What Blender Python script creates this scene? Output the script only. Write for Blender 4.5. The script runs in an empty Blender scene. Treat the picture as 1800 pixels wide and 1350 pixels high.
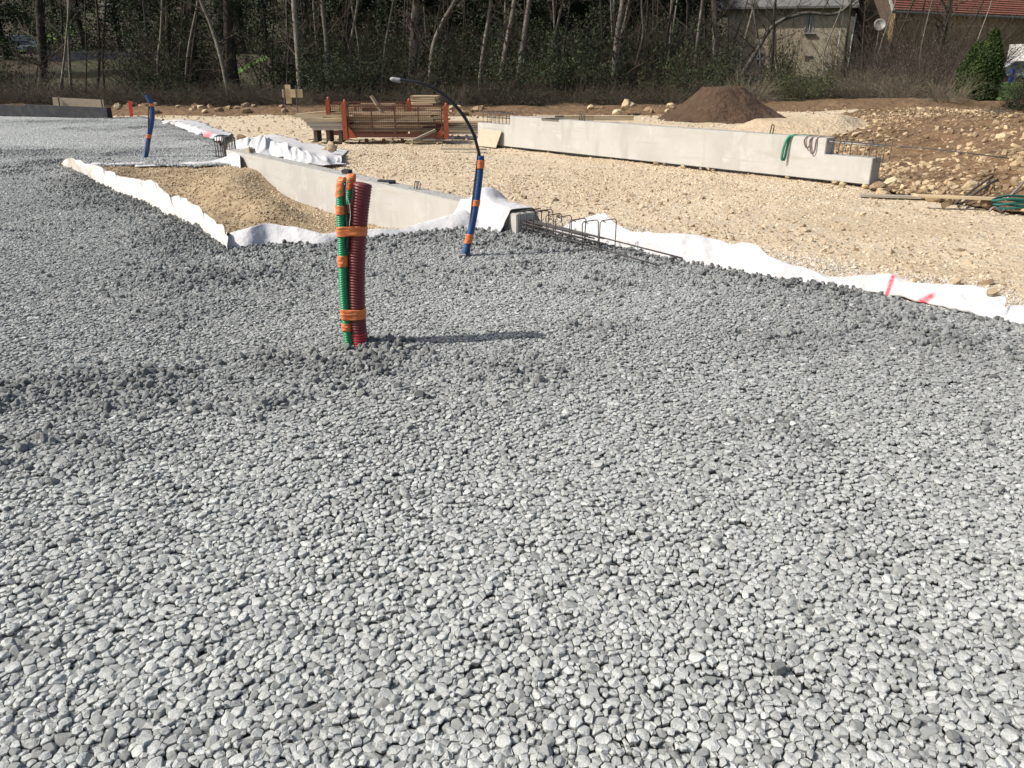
import bpy, bmesh, math, random
import numpy as np
from mathutils import Vector, Matrix, Euler
random.seed(7); rng = np.random.default_rng(7)
S = bpy.context.scene
PI = math.pi
# ------------------------------------------------------------------ camera, sky, sun, exposure
CAMH = 1.55; FPX = 1400.0; PT = math.radians(21.3)
cam = bpy.data.cameras.new('camera'); cam.sensor_width = 36; cam.lens = 28.0; cam.clip_start = 0.05; cam.clip_end = 800
camo = bpy.data.objects.new('camera', cam); S.collection.objects.link(camo)
camo.location = (0, 0, CAMH); camo.rotation_euler = (PI/2 - PT, 0, 0); S.camera = camo
SUN_EL = math.radians(43); SUN_AZ = math.atan2(-0.985, -0.20)
w = bpy.data.worlds.new('World'); S.world = w; w.use_nodes = True
nt = w.node_tree; bg = nt.nodes['Background']
sky = nt.nodes.new('ShaderNodeTexSky'); sky.sky_type = 'NISHITA'; sky.sun_disc = False
sky.sun_elevation = SUN_EL; sky.sun_rotation = SUN_AZ % (2*PI); sky.air_density = 1.0; sky.dust_density = 4.0; sky.ozone_density = .6
nt.links.new(sky.outputs[0], bg.inputs[0]); bg.inputs[1].default_value = 0.10
sd = bpy.data.lights.new('sun', 'SUN'); sd.energy = 4.2; sd.angle = math.radians(0.55); sd.color = (1.0, 0.955, 0.89)
so = bpy.data.objects.new('sun', sd); S.collection.objects.link(so); so.location = (-20, -5, 25)
sv = Vector((math.sin(SUN_AZ)*math.cos(SUN_EL), math.cos(SUN_AZ)*math.cos(SUN_EL), math.sin(SUN_EL)))
so.rotation_euler = (-sv).to_track_quat('-Z', 'Y').to_euler()
S.view_settings.view_transform = 'Standard'; S.view_settings.look = 'None'; S.view_settings.gamma = 1
S.view_settings.exposure = 0.32; S.view_settings.use_curve_mapping = False
S.render.engine = 'CYCLES'
C = S.collection
# ------------------------------------------------------------------ helpers
def ray(px, py):
    x = (px-900)/FPX; y = -(py-675)/FPX
    return np.array([x, math.cos(PT)+y*math.sin(PT), -math.sin(PT)+y*math.cos(PT)])
def P(px, py, z=0.0):                      # where the sight line meets the level z
    d = ray(px, py); t = (z-CAMH)/d[2]; return Vector((d[0]*t, d[1]*t, z))
def PY(px, py, Y):                         # where it meets the vertical plane y = Y
    d = ray(px, py); t = Y/d[1]; return Vector((d[0]*t, Y, CAMH+d[2]*t))
def hash2(ix, iy, s):
    h = (ix*374761393 + iy*668265263 + s*974711) & 0xffffffff
    h = ((h ^ (h >> 13))*1274126177) & 0xffffffff
    return ((h ^ (h >> 16)) & 0xffff)/65535.0
def vnoise(x, y, s=0):
    x = np.asarray(x, float); y = np.asarray(y, float)
    ix = np.floor(x).astype(np.int64); iy = np.floor(y).astype(np.int64)
    fx = x-ix; fy = y-iy; fx = fx*fx*(3-2*fx); fy = fy*fy*(3-2*fy)
    a = hash2(ix, iy, s); b = hash2(ix+1, iy, s); c = hash2(ix, iy+1, s); d = hash2(ix+1, iy+1, s)
    return (a*(1-fx)+b*fx)*(1-fy)+(c*(1-fx)+d*fx)*fy
def fbm(x, y, sc, oc=3, s=0):
    v = 0; a = 1; t = 0
    for k in range(oc):
        v = v+a*vnoise(np.asarray(x)*sc, np.asarray(y)*sc, s+k*17); t += a; a *= .5; sc *= 2.03
    return v/t-0.5
def sst(a, b, x): t = np.clip((x-a)/(b-a), 0, 1); return t*t*(3-2*t)
def inpoly(x, y, poly):
    r = np.zeros(np.shape(x), bool); n = len(poly)
    for i in range(n):
        x1, y1 = poly[i][:2]; x2, y2 = poly[(i+1) % n][:2]
        if y1 == y2: continue
        c = ((y1 > y) != (y2 > y)) & (x < (x2-x1)*(y-y1)/(y2-y1)+x1); r ^= c
    return r
def dline(x, y, pts):
    best = np.full(np.shape(x), 1e9)
    for a, b in zip(pts[:-1], pts[1:]):
        ax, ay = a[0], a[1]; dx, dy = b[0]-ax, b[1]-ay
        t = np.clip(((x-ax)*dx+(y-ay)*dy)/(dx*dx+dy*dy+1e-9), 0, 1)
        best = np.minimum(best, np.hypot(x-ax-t*dx, y-ay-t*dy))
    return best
class MB:
    def __init__(s): s.v = []; s.f = []; s.n = 0
    def add(s, v, f):
        v = [tuple(map(float, q)) for q in v]; s.v += v; s.f += [tuple(i+s.n for i in q) for q in f]; s.n += len(v)
    def box(s, c, d, R=None):
        c = Vector(c); vs = []
        for k in range(8):
            p = Vector(((k & 1)-.5, ((k >> 1) & 1)-.5, ((k >> 2) & 1)-.5)); p = Vector((p.x*d[0], p.y*d[1], p.z*d[2]))
            if R is not None: p = R @ p
            vs.append(c+p)
        s.add(vs, [(0, 2, 3, 1), (4, 5, 7, 6), (0, 1, 5, 4), (2, 6, 7, 3), (0, 4, 6, 2), (1, 3, 7, 5)])
    def tube(s, path, r, n=8, cap=True):
        P_ = [Vector(p) for p in path]; m = len(P_); vs = []; fs = []
        N = None
        for i, p in enumerate(P_):
            t = (P_[min(i+1, m-1)]-P_[max(i-1, 0)])
            if t.length < 1e-9: t = Vector((0, 0, 1))
            t.normalize()
            if N is None:
                N = t.orthogonal().normalized()
            else:
                N = N-t*N.dot(t)
                N = N.normalized() if N.length > 1e-6 else t.orthogonal().normalized()
            B = t.cross(N); rr = r[i] if hasattr(r, '__len__') else r
            for k in range(n):
                a = 2*PI*k/n; vs.append(p+N*(math.cos(a)*rr)+B*(math.sin(a)*rr))
        for i in range(m-1):
            for k in range(n):
                a = i*n+k; b = i*n+(k+1) % n; fs.append((a, b, b+n, a+n))
        if cap: fs.append(tuple(range(n-1, -1, -1))); fs.append(tuple((m-1)*n+k for k in range(n)))
        s.add(vs, fs)
    def strip(s, path, wdir, wid, th=0.004):           # flat webbing along a path
        P_ = [Vector(p) for p in path]; m = len(P_); W = Vector(wdir).normalized(); vs = []; fs = []
        for i, p in enumerate(P_):
            t = (P_[min(i+1, m-1)]-P_[max(i-1, 0)]).normalized(); nn = t.cross(W).normalized()
            for a, b in ((-1, -1), (1, -1), (1, 1), (-1, 1)): vs.append(p+W*(a*wid/2)+nn*(b*th/2))
        for i in range(m-1):
            for k in range(4):
                a = i*4+k; b = i*4+(k+1) % 4; fs.append((a, b, b+4, a+4))
        fs += [(3, 2, 1, 0), tuple((m-1)*4+k for k in range(4))]
        s.add(vs, fs)
    def mesh(s, name, mat, smooth=False):
        me = bpy.data.meshes.new(name); me.from_pydata(s.v, [], s.f)
        for mm in (mat if isinstance(mat, (list, tuple)) else [mat]): me.materials.append(mm)
        if smooth: me.polygons.foreach_set('use_smooth', [True]*len(me.polygons))
        me.update(); return me
    def build(s, name, mat, parent=None, smooth=False, loc=None):
        return link(name, s.mesh(name, mat, smooth), parent, loc)
def link(name, me, parent=None, loc=None):
    o = bpy.data.objects.new(name, me); C.objects.link(o)
    if parent is not None: o.parent = parent
    if loc is not None: o.location = loc
    return o
def tag(o, label=None, cat=None, group=None, kind=None):
    if label: o['label'] = label
    if cat: o['category'] = cat
    if group: o['group'] = group
    if kind: o['kind'] = kind
    return o
def thing(name, label, cat, loc=(0, 0, 0), rz=0, group=None):
    o = bpy.data.objects.new(name, None); C.objects.link(o); o.location = loc; o.rotation_euler = (0, 0, rz)
    return tag(o, label, cat, group)
def smoothpath(pts, n=8):                              # Catmull-Rom
    pts = [Vector(p) for p in pts]; q = [2*pts[0]-pts[1]]+pts+[2*pts[-1]-pts[-2]]; out = []
    for i in range(1, len(q)-2):
        for k in range(n):
            t = k/n; a, b, c, d = q[i-1], q[i], q[i+1], q[i+2]
            out.append(.5*((2*b)+(c-a)*t+(2*a-5*b+4*c-d)*t*t+(3*b-a-3*c+d)*t**3))
    out.append(pts[-1]); return out
# ------------------------------------------------------------------ materials
def mat(name, col, rough=.85, noise=None, bump=None, spec=.3, metal=0, obj=True, rnd=0):
    """col: base; noise: list of (scale, colour, lo, hi, detail) mixed over; bump: list of (scale, strength, dist)"""
    m = bpy.data.materials.new(name); m.use_nodes = True; t = m.node_tree; N = t.nodes; L = t.links
    b = N['Principled BSDF']; b.inputs['Roughness'].default_value = rough; b.inputs['Metallic'].default_value = metal
    b.inputs['Specular IOR Level'].default_value = spec
    tc = N.new('ShaderNodeTexCoord'); co = tc.outputs['Object']
    c = N.new('ShaderNodeRGB'); c.outputs[0].default_value = (*col, 1); cur = c.outputs[0]
    for i, (sc, cc, lo, hi, det) in enumerate(noise or []):
        nz = N.new('ShaderNodeTexNoise'); nz.inputs['Detail'].default_value = det; nz.inputs['Roughness'].default_value = .6
        if hasattr(sc, '__len__'):
            mp = N.new('ShaderNodeMapping'); mp.inputs['Scale'].default_value = sc; L.new(co, mp.inputs[0]); L.new(mp.outputs[0], nz.inputs[0]); nz.inputs['Scale'].default_value = 1
        else:
            L.new(co, nz.inputs[0]); nz.inputs['Scale'].default_value = sc
        mr = N.new('ShaderNodeMapRange'); mr.inputs[1].default_value = lo; mr.inputs[2].default_value = hi; L.new(nz.outputs[0], mr.inputs[0])
        mx = N.new('ShaderNodeMix'); mx.data_type = 'RGBA'; L.new(mr.outputs[0], mx.inputs[0]); L.new(cur, mx.inputs[6]); mx.inputs[7].default_value = (*cc, 1); cur = mx.outputs[2]
    if rnd:
        oi = N.new('ShaderNodeObjectInfo'); hv = N.new('ShaderNodeHueSaturation'); mr = N.new('ShaderNodeMapRange')
        mr.inputs[3].default_value = 1-rnd; mr.inputs[4].default_value = 1+rnd; L.new(oi.outputs['Random'], mr.inputs[0]); L.new(mr.outputs[0], hv.inputs['Value']); L.new(cur, hv.inputs['Color']); cur = hv.outputs[0]
    L.new(cur, b.inputs['Base Color']); nrm = None
    for sc, st, di in (bump or []):
        nz = N.new('ShaderNodeTexNoise'); nz.inputs['Detail'].default_value = 6
        if hasattr(sc, '__len__'):
            mp = N.new('ShaderNodeMapping'); mp.inputs['Scale'].default_value = sc; L.new(co, mp.inputs[0]); L.new(mp.outputs[0], nz.inputs[0]); nz.inputs['Scale'].default_value = 1
        else:
            L.new(co, nz.inputs[0]); nz.inputs['Scale'].default_value = sc
        bp = N.new('ShaderNodeBump'); bp.inputs['Strength'].default_value = st; bp.inputs['Distance'].default_value = di; L.new(nz.outputs[0], bp.inputs['Height'])
        if nrm: L.new(nrm, bp.inputs['Normal'])
        nrm = bp.outputs[0]
    if nrm: L.new(nrm, b.inputs['Normal'])
    return m
def stone_mat(name, dark, pale, speck=.25, bs=(160, .5, .003), instancer=True):
    m = bpy.data.materials.new(name); m.use_nodes = True; t = m.node_tree; N = t.nodes; L = t.links
    b = N['Principled BSDF']; b.inputs['Roughness'].default_value = .9; b.inputs['Specular IOR Level'].default_value = .25
    at = N.new('ShaderNodeAttribute'); at.attribute_name = 'tint'; at.attribute_type = 'INSTANCER'
    mx = N.new('ShaderNodeMix'); mx.data_type = 'RGBA'; L.new(at.outputs['Fac'], mx.inputs[0])
    mx.inputs[6].default_value = (*dark, 1); mx.inputs[7].default_value = (*pale, 1)
    tc = N.new('ShaderNodeTexCoord')
    n1 = N.new('ShaderNodeTexNoise'); n1.inputs['Scale'].default_value = bs[0]*1.3; n1.inputs['Detail'].default_value = 4; L.new(tc.outputs['Object'], n1.inputs[0])
    n2 = N.new('ShaderNodeTexNoise'); n2.inputs['Scale'].default_value = bs[0]*.15; n2.inputs['Detail'].default_value = 3; L.new(tc.outputs['Object'], n2.inputs[0])
    ad = N.new('ShaderNodeMath'); ad.operation = 'ADD'; L.new(n1.outputs[0], ad.inputs[0]); L.new(n2.outputs[0], ad.inputs[1])
    mr = N.new('ShaderNodeMapRange'); mr.inputs[1].default_value = .7; mr.inputs[2].default_value = 1.3; mr.inputs[3].default_value = 1-speck; mr.inputs[4].default_value = 1+speck; L.new(ad.outputs[0], mr.inputs[0])
    hv = N.new('ShaderNodeHueSaturation'); L.new(mr.outputs[0], hv.inputs['Value']); L.new(mx.outputs[2], hv.inputs['Color']); L.new(hv.outputs[0], b.inputs['Base Color'])
    bp = N.new('ShaderNodeBump'); bp.inputs['Strength'].default_value = bs[1]; bp.inputs['Distance'].default_value = bs[2]; L.new(n1.outputs[0], bp.inputs['Height']); L.new(bp.outputs[0], b.inputs['Normal'])
    return m
M = {}
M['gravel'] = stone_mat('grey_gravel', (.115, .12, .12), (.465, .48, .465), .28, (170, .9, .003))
M['lime'] = stone_mat('limestone_rubble', (.25, .175, .10), (.64, .545, .40), .16, (60, .5, .006))
M['rubble'] = stone_mat('bank_rubble', (.10, .062, .032), (.56, .43, .27), .2, (40, .6, .008))
M['pitst'] = stone_mat('pit_stones', (.20, .14, .08), (.58, .47, .32), .2, (80, .5, .004))
M['bed'] = mat('gravel_bed', (.12, .125, .125), .95, [(30, (.22, .225, .22), .4, .6, 6)], [(40, .9, .02)])
M['limeg'] = mat('limestone_ground', (.50, .41, .29), .95, [(1.2, (.57, .485, .36), .45, .7, 5), (.35, (.40, .30, .18), .52, .75, 4), (14, (.36, .27, .17), .52, .72, 8), (50, (.66, .58, .45), .55, .7, 6)], [(9, .8, .06), (40, .9, .02)])
M['soil'] = mat('brown_soil', (.115, .072, .040), .97, [(1.5, (.19, .125, .07), .45, .7, 6), (10, (.26, .19, .11), .55, .75, 8), (30, (.07, .043, .024), .5, .7, 6)], [(6, .9, .08), (30, 1, .025)])
M['bankearth'] = mat('tan_brown_earth', (.17, .105, .055), .97, [(1.1, (.22, .145, .078), .5, .7, 6), (4, (.095, .057, .03), .46, .62, 6), (12, (.38, .29, .18), .55, .75, 8), (30, (.10, .062, .034), .52, .7, 6)], [(6, .9, .08), (30, 1, .03)])
M['heap'] = mat('dark_soil', (.085, .052, .032), .97, [(3, (.12, .077, .048), .45, .7, 6), (25, (.06, .038, .024), .5, .7, 6)], [(5, 1, .16), (18, 1, .05), (60, .9, .015)])
M['sand'] = mat('pale_sand', (.48, .385, .265), .95, [(2, (.40, .31, .20), .5, .75, 6), (30, (.47, .38, .26), .55, .75, 7)], [(4, .8, .10), (16, .9, .04), (60, .8, .01)])
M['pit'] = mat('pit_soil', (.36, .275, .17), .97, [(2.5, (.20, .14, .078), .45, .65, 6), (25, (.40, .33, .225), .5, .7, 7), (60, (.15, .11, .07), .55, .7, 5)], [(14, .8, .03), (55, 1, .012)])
M['floor'] = mat('woodland_floor', (.045, .035, .022), 1, [(.25, (.035, .05, .018), .45, .65, 5), (3, (.09, .07, .045), .5, .75, 6)], [(3, 1, .1)])
M['lawn'] = mat('lawn', (.085, .15, .032), 1, [(1.2, (.14, .22, .05), .45, .7, 6), (12, (.03, .07, .014), .5, .75, 6)], [(20, 1, .04)])
M['conc'] = mat('precast_concrete', (.45, .44, .415), .8, [(.9, (.39, .38, .355), .47, .68, 6), (3.5, (.49, .485, .46), .53, .7, 5), ((2.2, 2.2, .5), (.35, .345, .315), .56, .72, 7), ((.8, .8, 14), (.40, .39, .35), .58, .7, 3), (90, (.30, .29, .27), .68, .76, 2)], [(60, .25, .004), (8, .15, .01)])
M['conctop'] = mat('rough_concrete', (.36, .35, .325), .95, [(12, (.24, .235, .225), .48, .62, 7), (50, (.45, .44, .41), .5, .7, 4)], [(30, .9, .02), (90, .7, .008)])
M['cloth'] = mat('white_geotextile', (.64, .64, .645), .95, [(1.3, (.56, .545, .52), .52, .75, 6), (6, (.55, .52, .47), .62, .78, 6)], [(7, .7, .04), (26, .5, .01), (220, .2, .001)])
M['clothd'] = mat('dusty_geotextile', (.65, .63, .60), .95, [(1.6, (.48, .40, .30), .52, .74, 6), (5, (.70, .63, .54), .6, .8, 5)], [(8, .45, .03), (30, .3, .006)])
M['pink'] = mat('pink_paint', (.80, .16, .18), .9, [(9, (.80, .55, .56), .5, .75, 6)], [(30, .3, .006)])
for k in ('cloth', 'clothd'):
    pass
M['red'] = mat('maroon_plastic', (.155, .022, .024), .45, [((40, 40, 8), (.20, .06, .055), .58, .75, 6), ((9, 9, 2), (.12, .05, .045), .6, .8, 6)], None, .5)
M['redspray'] = mat('red_spray_paint', (.62, .045, .06), .6, [(30, (.25, .02, .03), .55, .75, 5)])
M['green'] = mat('green_plastic', (.012, .24, .095), .4, [((30, 30, 6), (.05, .30, .16), .55, .8, 5)], None, .5)
M['blue'] = mat('blue_plastic', (.012, .062, .20), .5, [((20, 20, 5), (.07, .13, .24), .56, .8, 5)], None, .5)
M['black'] = mat('black_plastic', (.012, .013, .015), .4, None, None, .5)
M['tape'] = mat('orange_tape', (.68, .20, .06), .5, [((6, 6, 60), (.50, .125, .04), .45, .7, 4)], [((8, 8, 120), .6, .004), (40, .5, .004)], .5)
M['greytape'] = mat('grey_tape', (.30, .30, .30), .4, [(40, (.25, .25, .25), .5, .7, 4)], [(60, .6, .004)])
M['wire'] = mat('pale_string', (.62, .62, .58), .8)
M['steel'] = mat('rusty_rebar', (.085, .08, .078), .7, [(30, (.13, .085, .06), .55, .75, 5)], [((4, 4, 4), .2, .002), (120, .8, .002)], .4, .3)
M['galv'] = mat('galvanised_bar', (.30, .29, .27), .6, [(20, (.2, .15, .11), .5, .7, 5)], None, .5, .5)
M['orange'] = mat('orange_painted_steel', (.30, .065, .028), .6, [(5, (.20, .05, .025), .5, .68, 7), (30, (.12, .05, .03), .6, .7, 6)], [(40, .3, .002)], .4)
M['rust'] = mat('rusty_steel', (.12, .05, .035), .8, [(12, (.10, .04, .025), .45, .7, 6)], None, .3)
M['planks'] = [mat('pale_timber', (.50, .40, .26), .85, [((1.2, 22, 22), (.38, .29, .18), .45, .7, 6), (3, (.30, .25, .18), .6, .8, 5)], [((3, 80, 80), .3, .003)], .2, rnd=.22),
               mat('grey_timber', (.33, .29, .235), .9, [((1.2, 22, 22), (.23, .20, .16), .45, .7, 6), (3, (.17, .14, .11), .6, .8, 5)], [((3, 80, 80), .4, .003)], .2, rnd=.22),
               mat('brown_timber', (.25, .165, .10), .9, [((1.2, 22, 22), (.16, .10, .06), .45, .7, 6)], [((3, 80, 80), .4, .003)], .2, rnd=.25)]
M['ply'] = mat('plywood', (.46, .40, .30), .85, [((6, 40, 6), (.37, .32, .24), .45, .7, 6), (5, (.29, .25, .2), .62, .8, 5)], None)
M['bitumen'] = mat('bitumen_coating', (.024, .026, .031), .75, [(3, (.05, .053, .06), .45, .7, 5), (25, (.12, .12, .12), .68, .8, 3)], [(20, .4, .01)])
M['redwood'] = mat('red_marker_paint', (.60, .045, .04), .7)
M['sling'] = mat('green_webbing', (.045, .22, .135), .85, [(40, (.10, .28, .19), .5, .7, 4)], None)
M['sling2'] = mat('brown_webbing', (.17, .11, .095), .9, [(30, (.27, .2, .18), .5, .7, 4)], None)
M['hose'] = mat('teal_hose', (.015, .11, .09), .5, None, None)
M['bark'] = mat('pale_bark', (.19, .175, .145), .95, [((14, 14, 3), (.10, .09, .07), .45, .65, 6), (2.5, (.10, .115, .06), .55, .75, 5), (6, (.27, .255, .225), .58, .7, 5)], [((20, 20, 5), .7, .02)], rnd=.25)
M['barkd'] = mat('dark_bark', (.05, .042, .033), 1, [((14, 14, 3), (.028, .023, .018), .45, .65, 6)], [((20, 20, 5), .7, .02)])
M['twig'] = mat('twigs', (.085, .068, .052), 1, [(1.2, (.05, .042, .032), .45, .65, 5), (5, (.15, .13, .10), .58, .75, 4)], rnd=.3)
M['twigg'] = mat('pale_dry_stems', (.20, .17, .12), 1, [(2, (.11, .09, .07), .45, .65, 5)], rnd=.3)
def leafmat(name, a, b, tr=.25):
    m = mat(name, a, .75, [(2.5, b, .42, .62, 5)], rnd=.25); t = m.node_tree; N = t.nodes; L = t.links
    bs = N['Principled BSDF']; tl = N.new('ShaderNodeBsdfTranslucent'); ms = N.new('ShaderNodeMixShader'); ms.inputs[0].default_value = tr
    src = bs.inputs['Base Color'].links[0].from_socket; L.new(src, tl.inputs[0]); L.new(bs.outputs[0], ms.inputs[1]); L.new(tl.outputs[0], ms.inputs[2])
    L.new(ms.outputs[0], N['Material Output'].inputs[0]); return m
for k in ('cloth', 'clothd'):
    m = M[k]; N = m.node_tree.nodes; L = m.node_tree.links; bs = N['Principled BSDF']; tl = N.new('ShaderNodeBsdfTranslucent'); ms = N.new('ShaderNodeMixShader'); ms.inputs[0].default_value = .2
    L.new(bs.inputs['Base Color'].links[0].from_socket, tl.inputs[0]); L.new(bs.outputs[0], ms.inputs[1]); L.new(tl.outputs[0], ms.inputs[2]); L.new(ms.outputs[0], N['Material Output'].inputs[0])
for k in ('cloth', 'clothd'):
    N = M[k].node_tree.nodes; L = M[k].node_tree.links; bs = N['Principled BSDF']; src = bs.inputs['Base Color'].links[0].from_socket
    at = N.new('ShaderNodeAttribute'); at.attribute_name = 'paint'; nz = N.new('ShaderNodeTexNoise'); nz.inputs['Scale'].default_value = 40; ma = N.new('ShaderNodeMath'); ma.operation = 'MULTIPLY_ADD'; ma.inputs[1].default_value = 1.6; ma.inputs[2].default_value = .15
    L.new(nz.outputs[0], ma.inputs[0]); mu = N.new('ShaderNodeMath'); mu.operation = 'MULTIPLY'; mu.use_clamp = True; L.new(at.outputs['Fac'], mu.inputs[0]); L.new(ma.outputs[0], mu.inputs[1])
    mx = N.new('ShaderNodeMix'); mx.data_type = 'RGBA'; L.new(mu.outputs[0], mx.inputs[0]); L.new(src, mx.inputs[6]); mx.inputs[7].default_value = (.80, .10, .14, 1)
    for l in list(src.links):
        if l.to_node != mx: ts = l.to_socket; L.new(mx.outputs[2], ts)
M['conifer'] = leafmat('dark_conifer_foliage', (.020, .032, .014), (.036, .055, .020), .1)
M['ivy'] = leafmat('ivy_leaves', (.022, .038, .015), (.045, .062, .025), .15)
M['bushleaf'] = leafmat('young_bush_leaves', (.06, .085, .028), (.10, .12, .045), .2)
M['thuja'] = leafmat('thuja_foliage', (.030, .055, .014), (.052, .085, .02), .15)
M['blossom'] = leafmat('pale_buds', (.42, .36, .31), (.30, .25, .20), .2)
M['render'] = mat('old_lime_render', (.37, .31, .215), .95, [(.35, (.44, .385, .28), .45, .65, 6), (.9, (.22, .165, .10), .52, .72, 6), (7, (.25, .22, .17), .5, .7, 6)], [(6, .4, .03)])
M['ochre'] = mat('ochre_stone_wall', (.25, .175, .08), .95, [(.8, (.18, .12, .06), .45, .65, 6), (9, (.31, .23, .12), .5, .65, 3)], [(9, .8, .05)])
M['brownwall'] = mat('brown_boarded_gable', (.095, .07, .05), .95, [((6, 6, .6), (.10, .07, .05), .45, .65, 5)], None)
M['greyroof'] = mat('grey_roof', (.14, .135, .13), .9, [(3, (.2, .19, .17), .5, .7, 6)], [(10, .6, .03)])
M['tile'] = mat('red_roof_tiles', (.28, .105, .07), .9, [(1.5, (.20, .085, .06), .45, .7, 6)], None, rnd=.12)
M['glass'] = mat('window_glass', (.04, .045, .05), .1, None, None, .6)
M['whitep'] = mat('white_paint', (.6, .6, .58), .6, [(10, (.45, .45, .43), .5, .8, 4)])
M['stonew'] = mat('grey_stone_wall', (.30, .30, .31), .95, [(1.5, (.09, .09, .09), .45, .65, 6), (8, (.2, .2, .19), .55, .7, 6)], [(6, .7, .04)])
M['cap'] = mat('pale_coping', (.30, .29, .26), .9, [(4, (.2, .19, .17), .5, .7, 5)])
M['fpost'] = mat('weathered_post', (.13, .11, .09), .95)
M['carp'] = mat('car_paint', (.35, .36, .37), .35, None, None, .6)
M['carblue'] = mat('blue_grey_tarpaulin', (.09, .13, .15), .6, [(2, (.06, .09, .10), .4, .7, 4)])
M['tyre'] = mat('tyre_rubber', (.02, .02, .02), .8)
M['maroon'] = mat('maroon_boards', (.10, .045, .045), .8)
M['bluep'] = mat('blue_painted_post', (.02, .04, .22), .6)
# ------------------------------------------------------------------ layout lines of the site
def PL(*pp, z=0.0): return [P(a, b, z) for a, b in pp]
edge_right = PL((925, 405), (1010, 424), (1100, 440), (1200, 462), (1350, 490), (1470, 507), (1600, 530), (1700, 552), (1800, 572))
edge_right += [Vector((4.6, 3.6, 0)), Vector((6.2, 1.2, 0)), Vector((8, -2, 0))]
pit_front = PL((395, 440), (450, 436), (500, 432), (560, 432), (610, 422), (680, 418), (740, 410), (800, 407), (860, 405), (905, 411))
pit_left = PL((90, 285), (135, 300), (190, 326), (250, 352), (300, 378), (345, 400), (395, 440))
pit_far = PL((90, 285), (170, 292), (260, 288), (345, 291), (385, 288), (428, 290))
B1A = P(397, 262, .22); B1A.z = 0; B1B = P(908, 413, 0)     # beam in the pit: far and near ends of its front face
U1 = (B1B-B1A).normalized(); L1 = (B1B-B1A).length; V1 = Vector((-U1.y, U1.x, 0))   # V1 points away from the camera side
B2A = P(840, 252, 0); B2B = P(1527, 325, 0); U2 = (B2B-B2A).normalized(); L2 = (B2B-B2A).length; V2 = Vector((-U2.y, U2.x, 0))
if V1.x < 0: V1 = -V1
if V2.x < 0: V2 = -V2
pit_poly = pit_left+pit_front[1:]+[B1B+U1*0.02, B1A-U1*.0]+list(reversed(pit_far[:-1]))
edge_back = PL((395, 262), (372, 246), (330, 228), (285, 212), (250, 206), (190, 209))
grav_poly = [Vector((-60, -4, 0)), Vector((8, -4, 0))]+list(reversed(edge_right))+[B1B+V1*.25]+[B1B]+list(reversed(pit_front[:-1]))+list(reversed(pit_left[:-1]))+pit_far[1:]+[B1A+V1*.2]+edge_back[1:]+[Vector((-22, 33.5, 0)), Vector((-60, 36, 0))]
def undul(x, y): return .03*fbm(x, y, .35, 3, 5)+.012*fbm(x, y, 1.7, 2, 9)
LOOSE = [(600, 640, .45, .9), (560, 640, .5, .7), (650, 612, .3, .9), (150, 690, .55, .9), (60, 700, .5, .8), (240, 675, .4, .8), (60, 775, .35, .6), (140, 800, .4, .5), (475, 705, .25, .8), (385, 720, .18, .6), (960, 470, .7, .6),
         (1150, 470, .6, .7), (1060, 500, .5, .5), (1370, 745, .2, .3), (1400, 590, .4, .4), (1560, 560, .4, .8), (1700, 590, .4, .8), (420, 480, 1.0, .7), (240, 400, 1.2, .6), (480, 450, .6, .9), (1510, 975, .05, .5), (1050, 575, .3, .5),
         (730, 480, .8, .5), (860, 480, .5, .6), (900, 640, .5, .35), (700, 690, .5, .3), (60, 270, 1.5, .9), (180, 268, 1.5, .9), (290, 262, 1.2, .7), (250, 225, 2.2, .8), (320, 240, 1.8, .9), (120, 214, 2.4, .7), (40, 300, 1.5, .7), (20, 1150, .10, .45)]
LOOSEP = [(P(a, b), r, k) for a, b, r, k in LOOSE]
def looseness(x, y):
    v = np.zeros(np.shape(x))
    for p, r, k in LOOSEP:
        st = 1+p.y*.12                                    # raked streaks lie across the view
        v = np.maximum(v, k*np.exp(-(((x-p.x)/r)**2/1.6+((y-p.y)/(r*.75))**2)*1.2))
    e = np.minimum(np.minimum(dline(x, y, edge_right), dline(x, y, pit_front)), dline(x, y, pit_left))
    e2 = np.minimum(e, dline(x, y, edge_back)*.6)
    v = np.maximum(v, .95*np.exp(-(e2/.33)**2)); v = np.maximum(v, .6*np.exp(-(e2/.9)**2))
    n = fbm(x, y, .9, 3, 31)+.5*fbm(x, y, 2.7, 2, 77)
    v = v*(.85+1.8*n)+np.clip(n-.24, 0, 1)*1.4*sst(2.5, 6, y)
    return np.clip(v, 0, 1)
def Hg(x, y):                                            # top of the gravel platform
    l = looseness(x, y); return undul(x, y)+.024*l
toeY = np.array([-5, 4, 6, 8, 9.78, 11.84, 14, 20, 27, 33, 60]); toeX = np.array([16, 12, 10, 7.6, 6.3, 5.55, 6.1, 7.0, 8.6, 13, 30])
def bankd(x, y): return (x-np.interp(y, toeY, toeX))*.9
def Hbank(x, y):
    d = bankd(x, y); n = fbm(x, y, .7, 4, 3)
    h = .86*sst(-.3, 2.9, d+.7*n)*(1-.84*sst(3.6, 7.5, d))
    return h*(1-.12*sst(12, 17, y)-.45*sst(16, 26, y)-.15*sst(28, 34, y))+(.16*n+.15*fbm(x, y, 2.6, 4, 8))*sst(-.1, .8, d)
def Hnat(x, y):                                          # natural ground everywhere
    x = np.asarray(x, float); y = np.asarray(y, float)
    rt = sst(4, 16, x)
    h = -.05+(1-rt)*(2.7*sst(41, 62, y))+rt*(.45*sst(30, 36, y)+.9*sst(44, 62, y))
    h = h+13*sst(66, 125, y)+12*sst(125, 300, y)+.35*fbm(x, y, .12, 3, 2)*sst(38, 50, y)
    h = h+.22*sst(33.5, 36.5, y+1.2*fbm(x, y, .4, 2, 4))*(1-rt)+.1*fbm(x, y, .8, 3, 6)*sst(33, 36, y)
    return h
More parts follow.
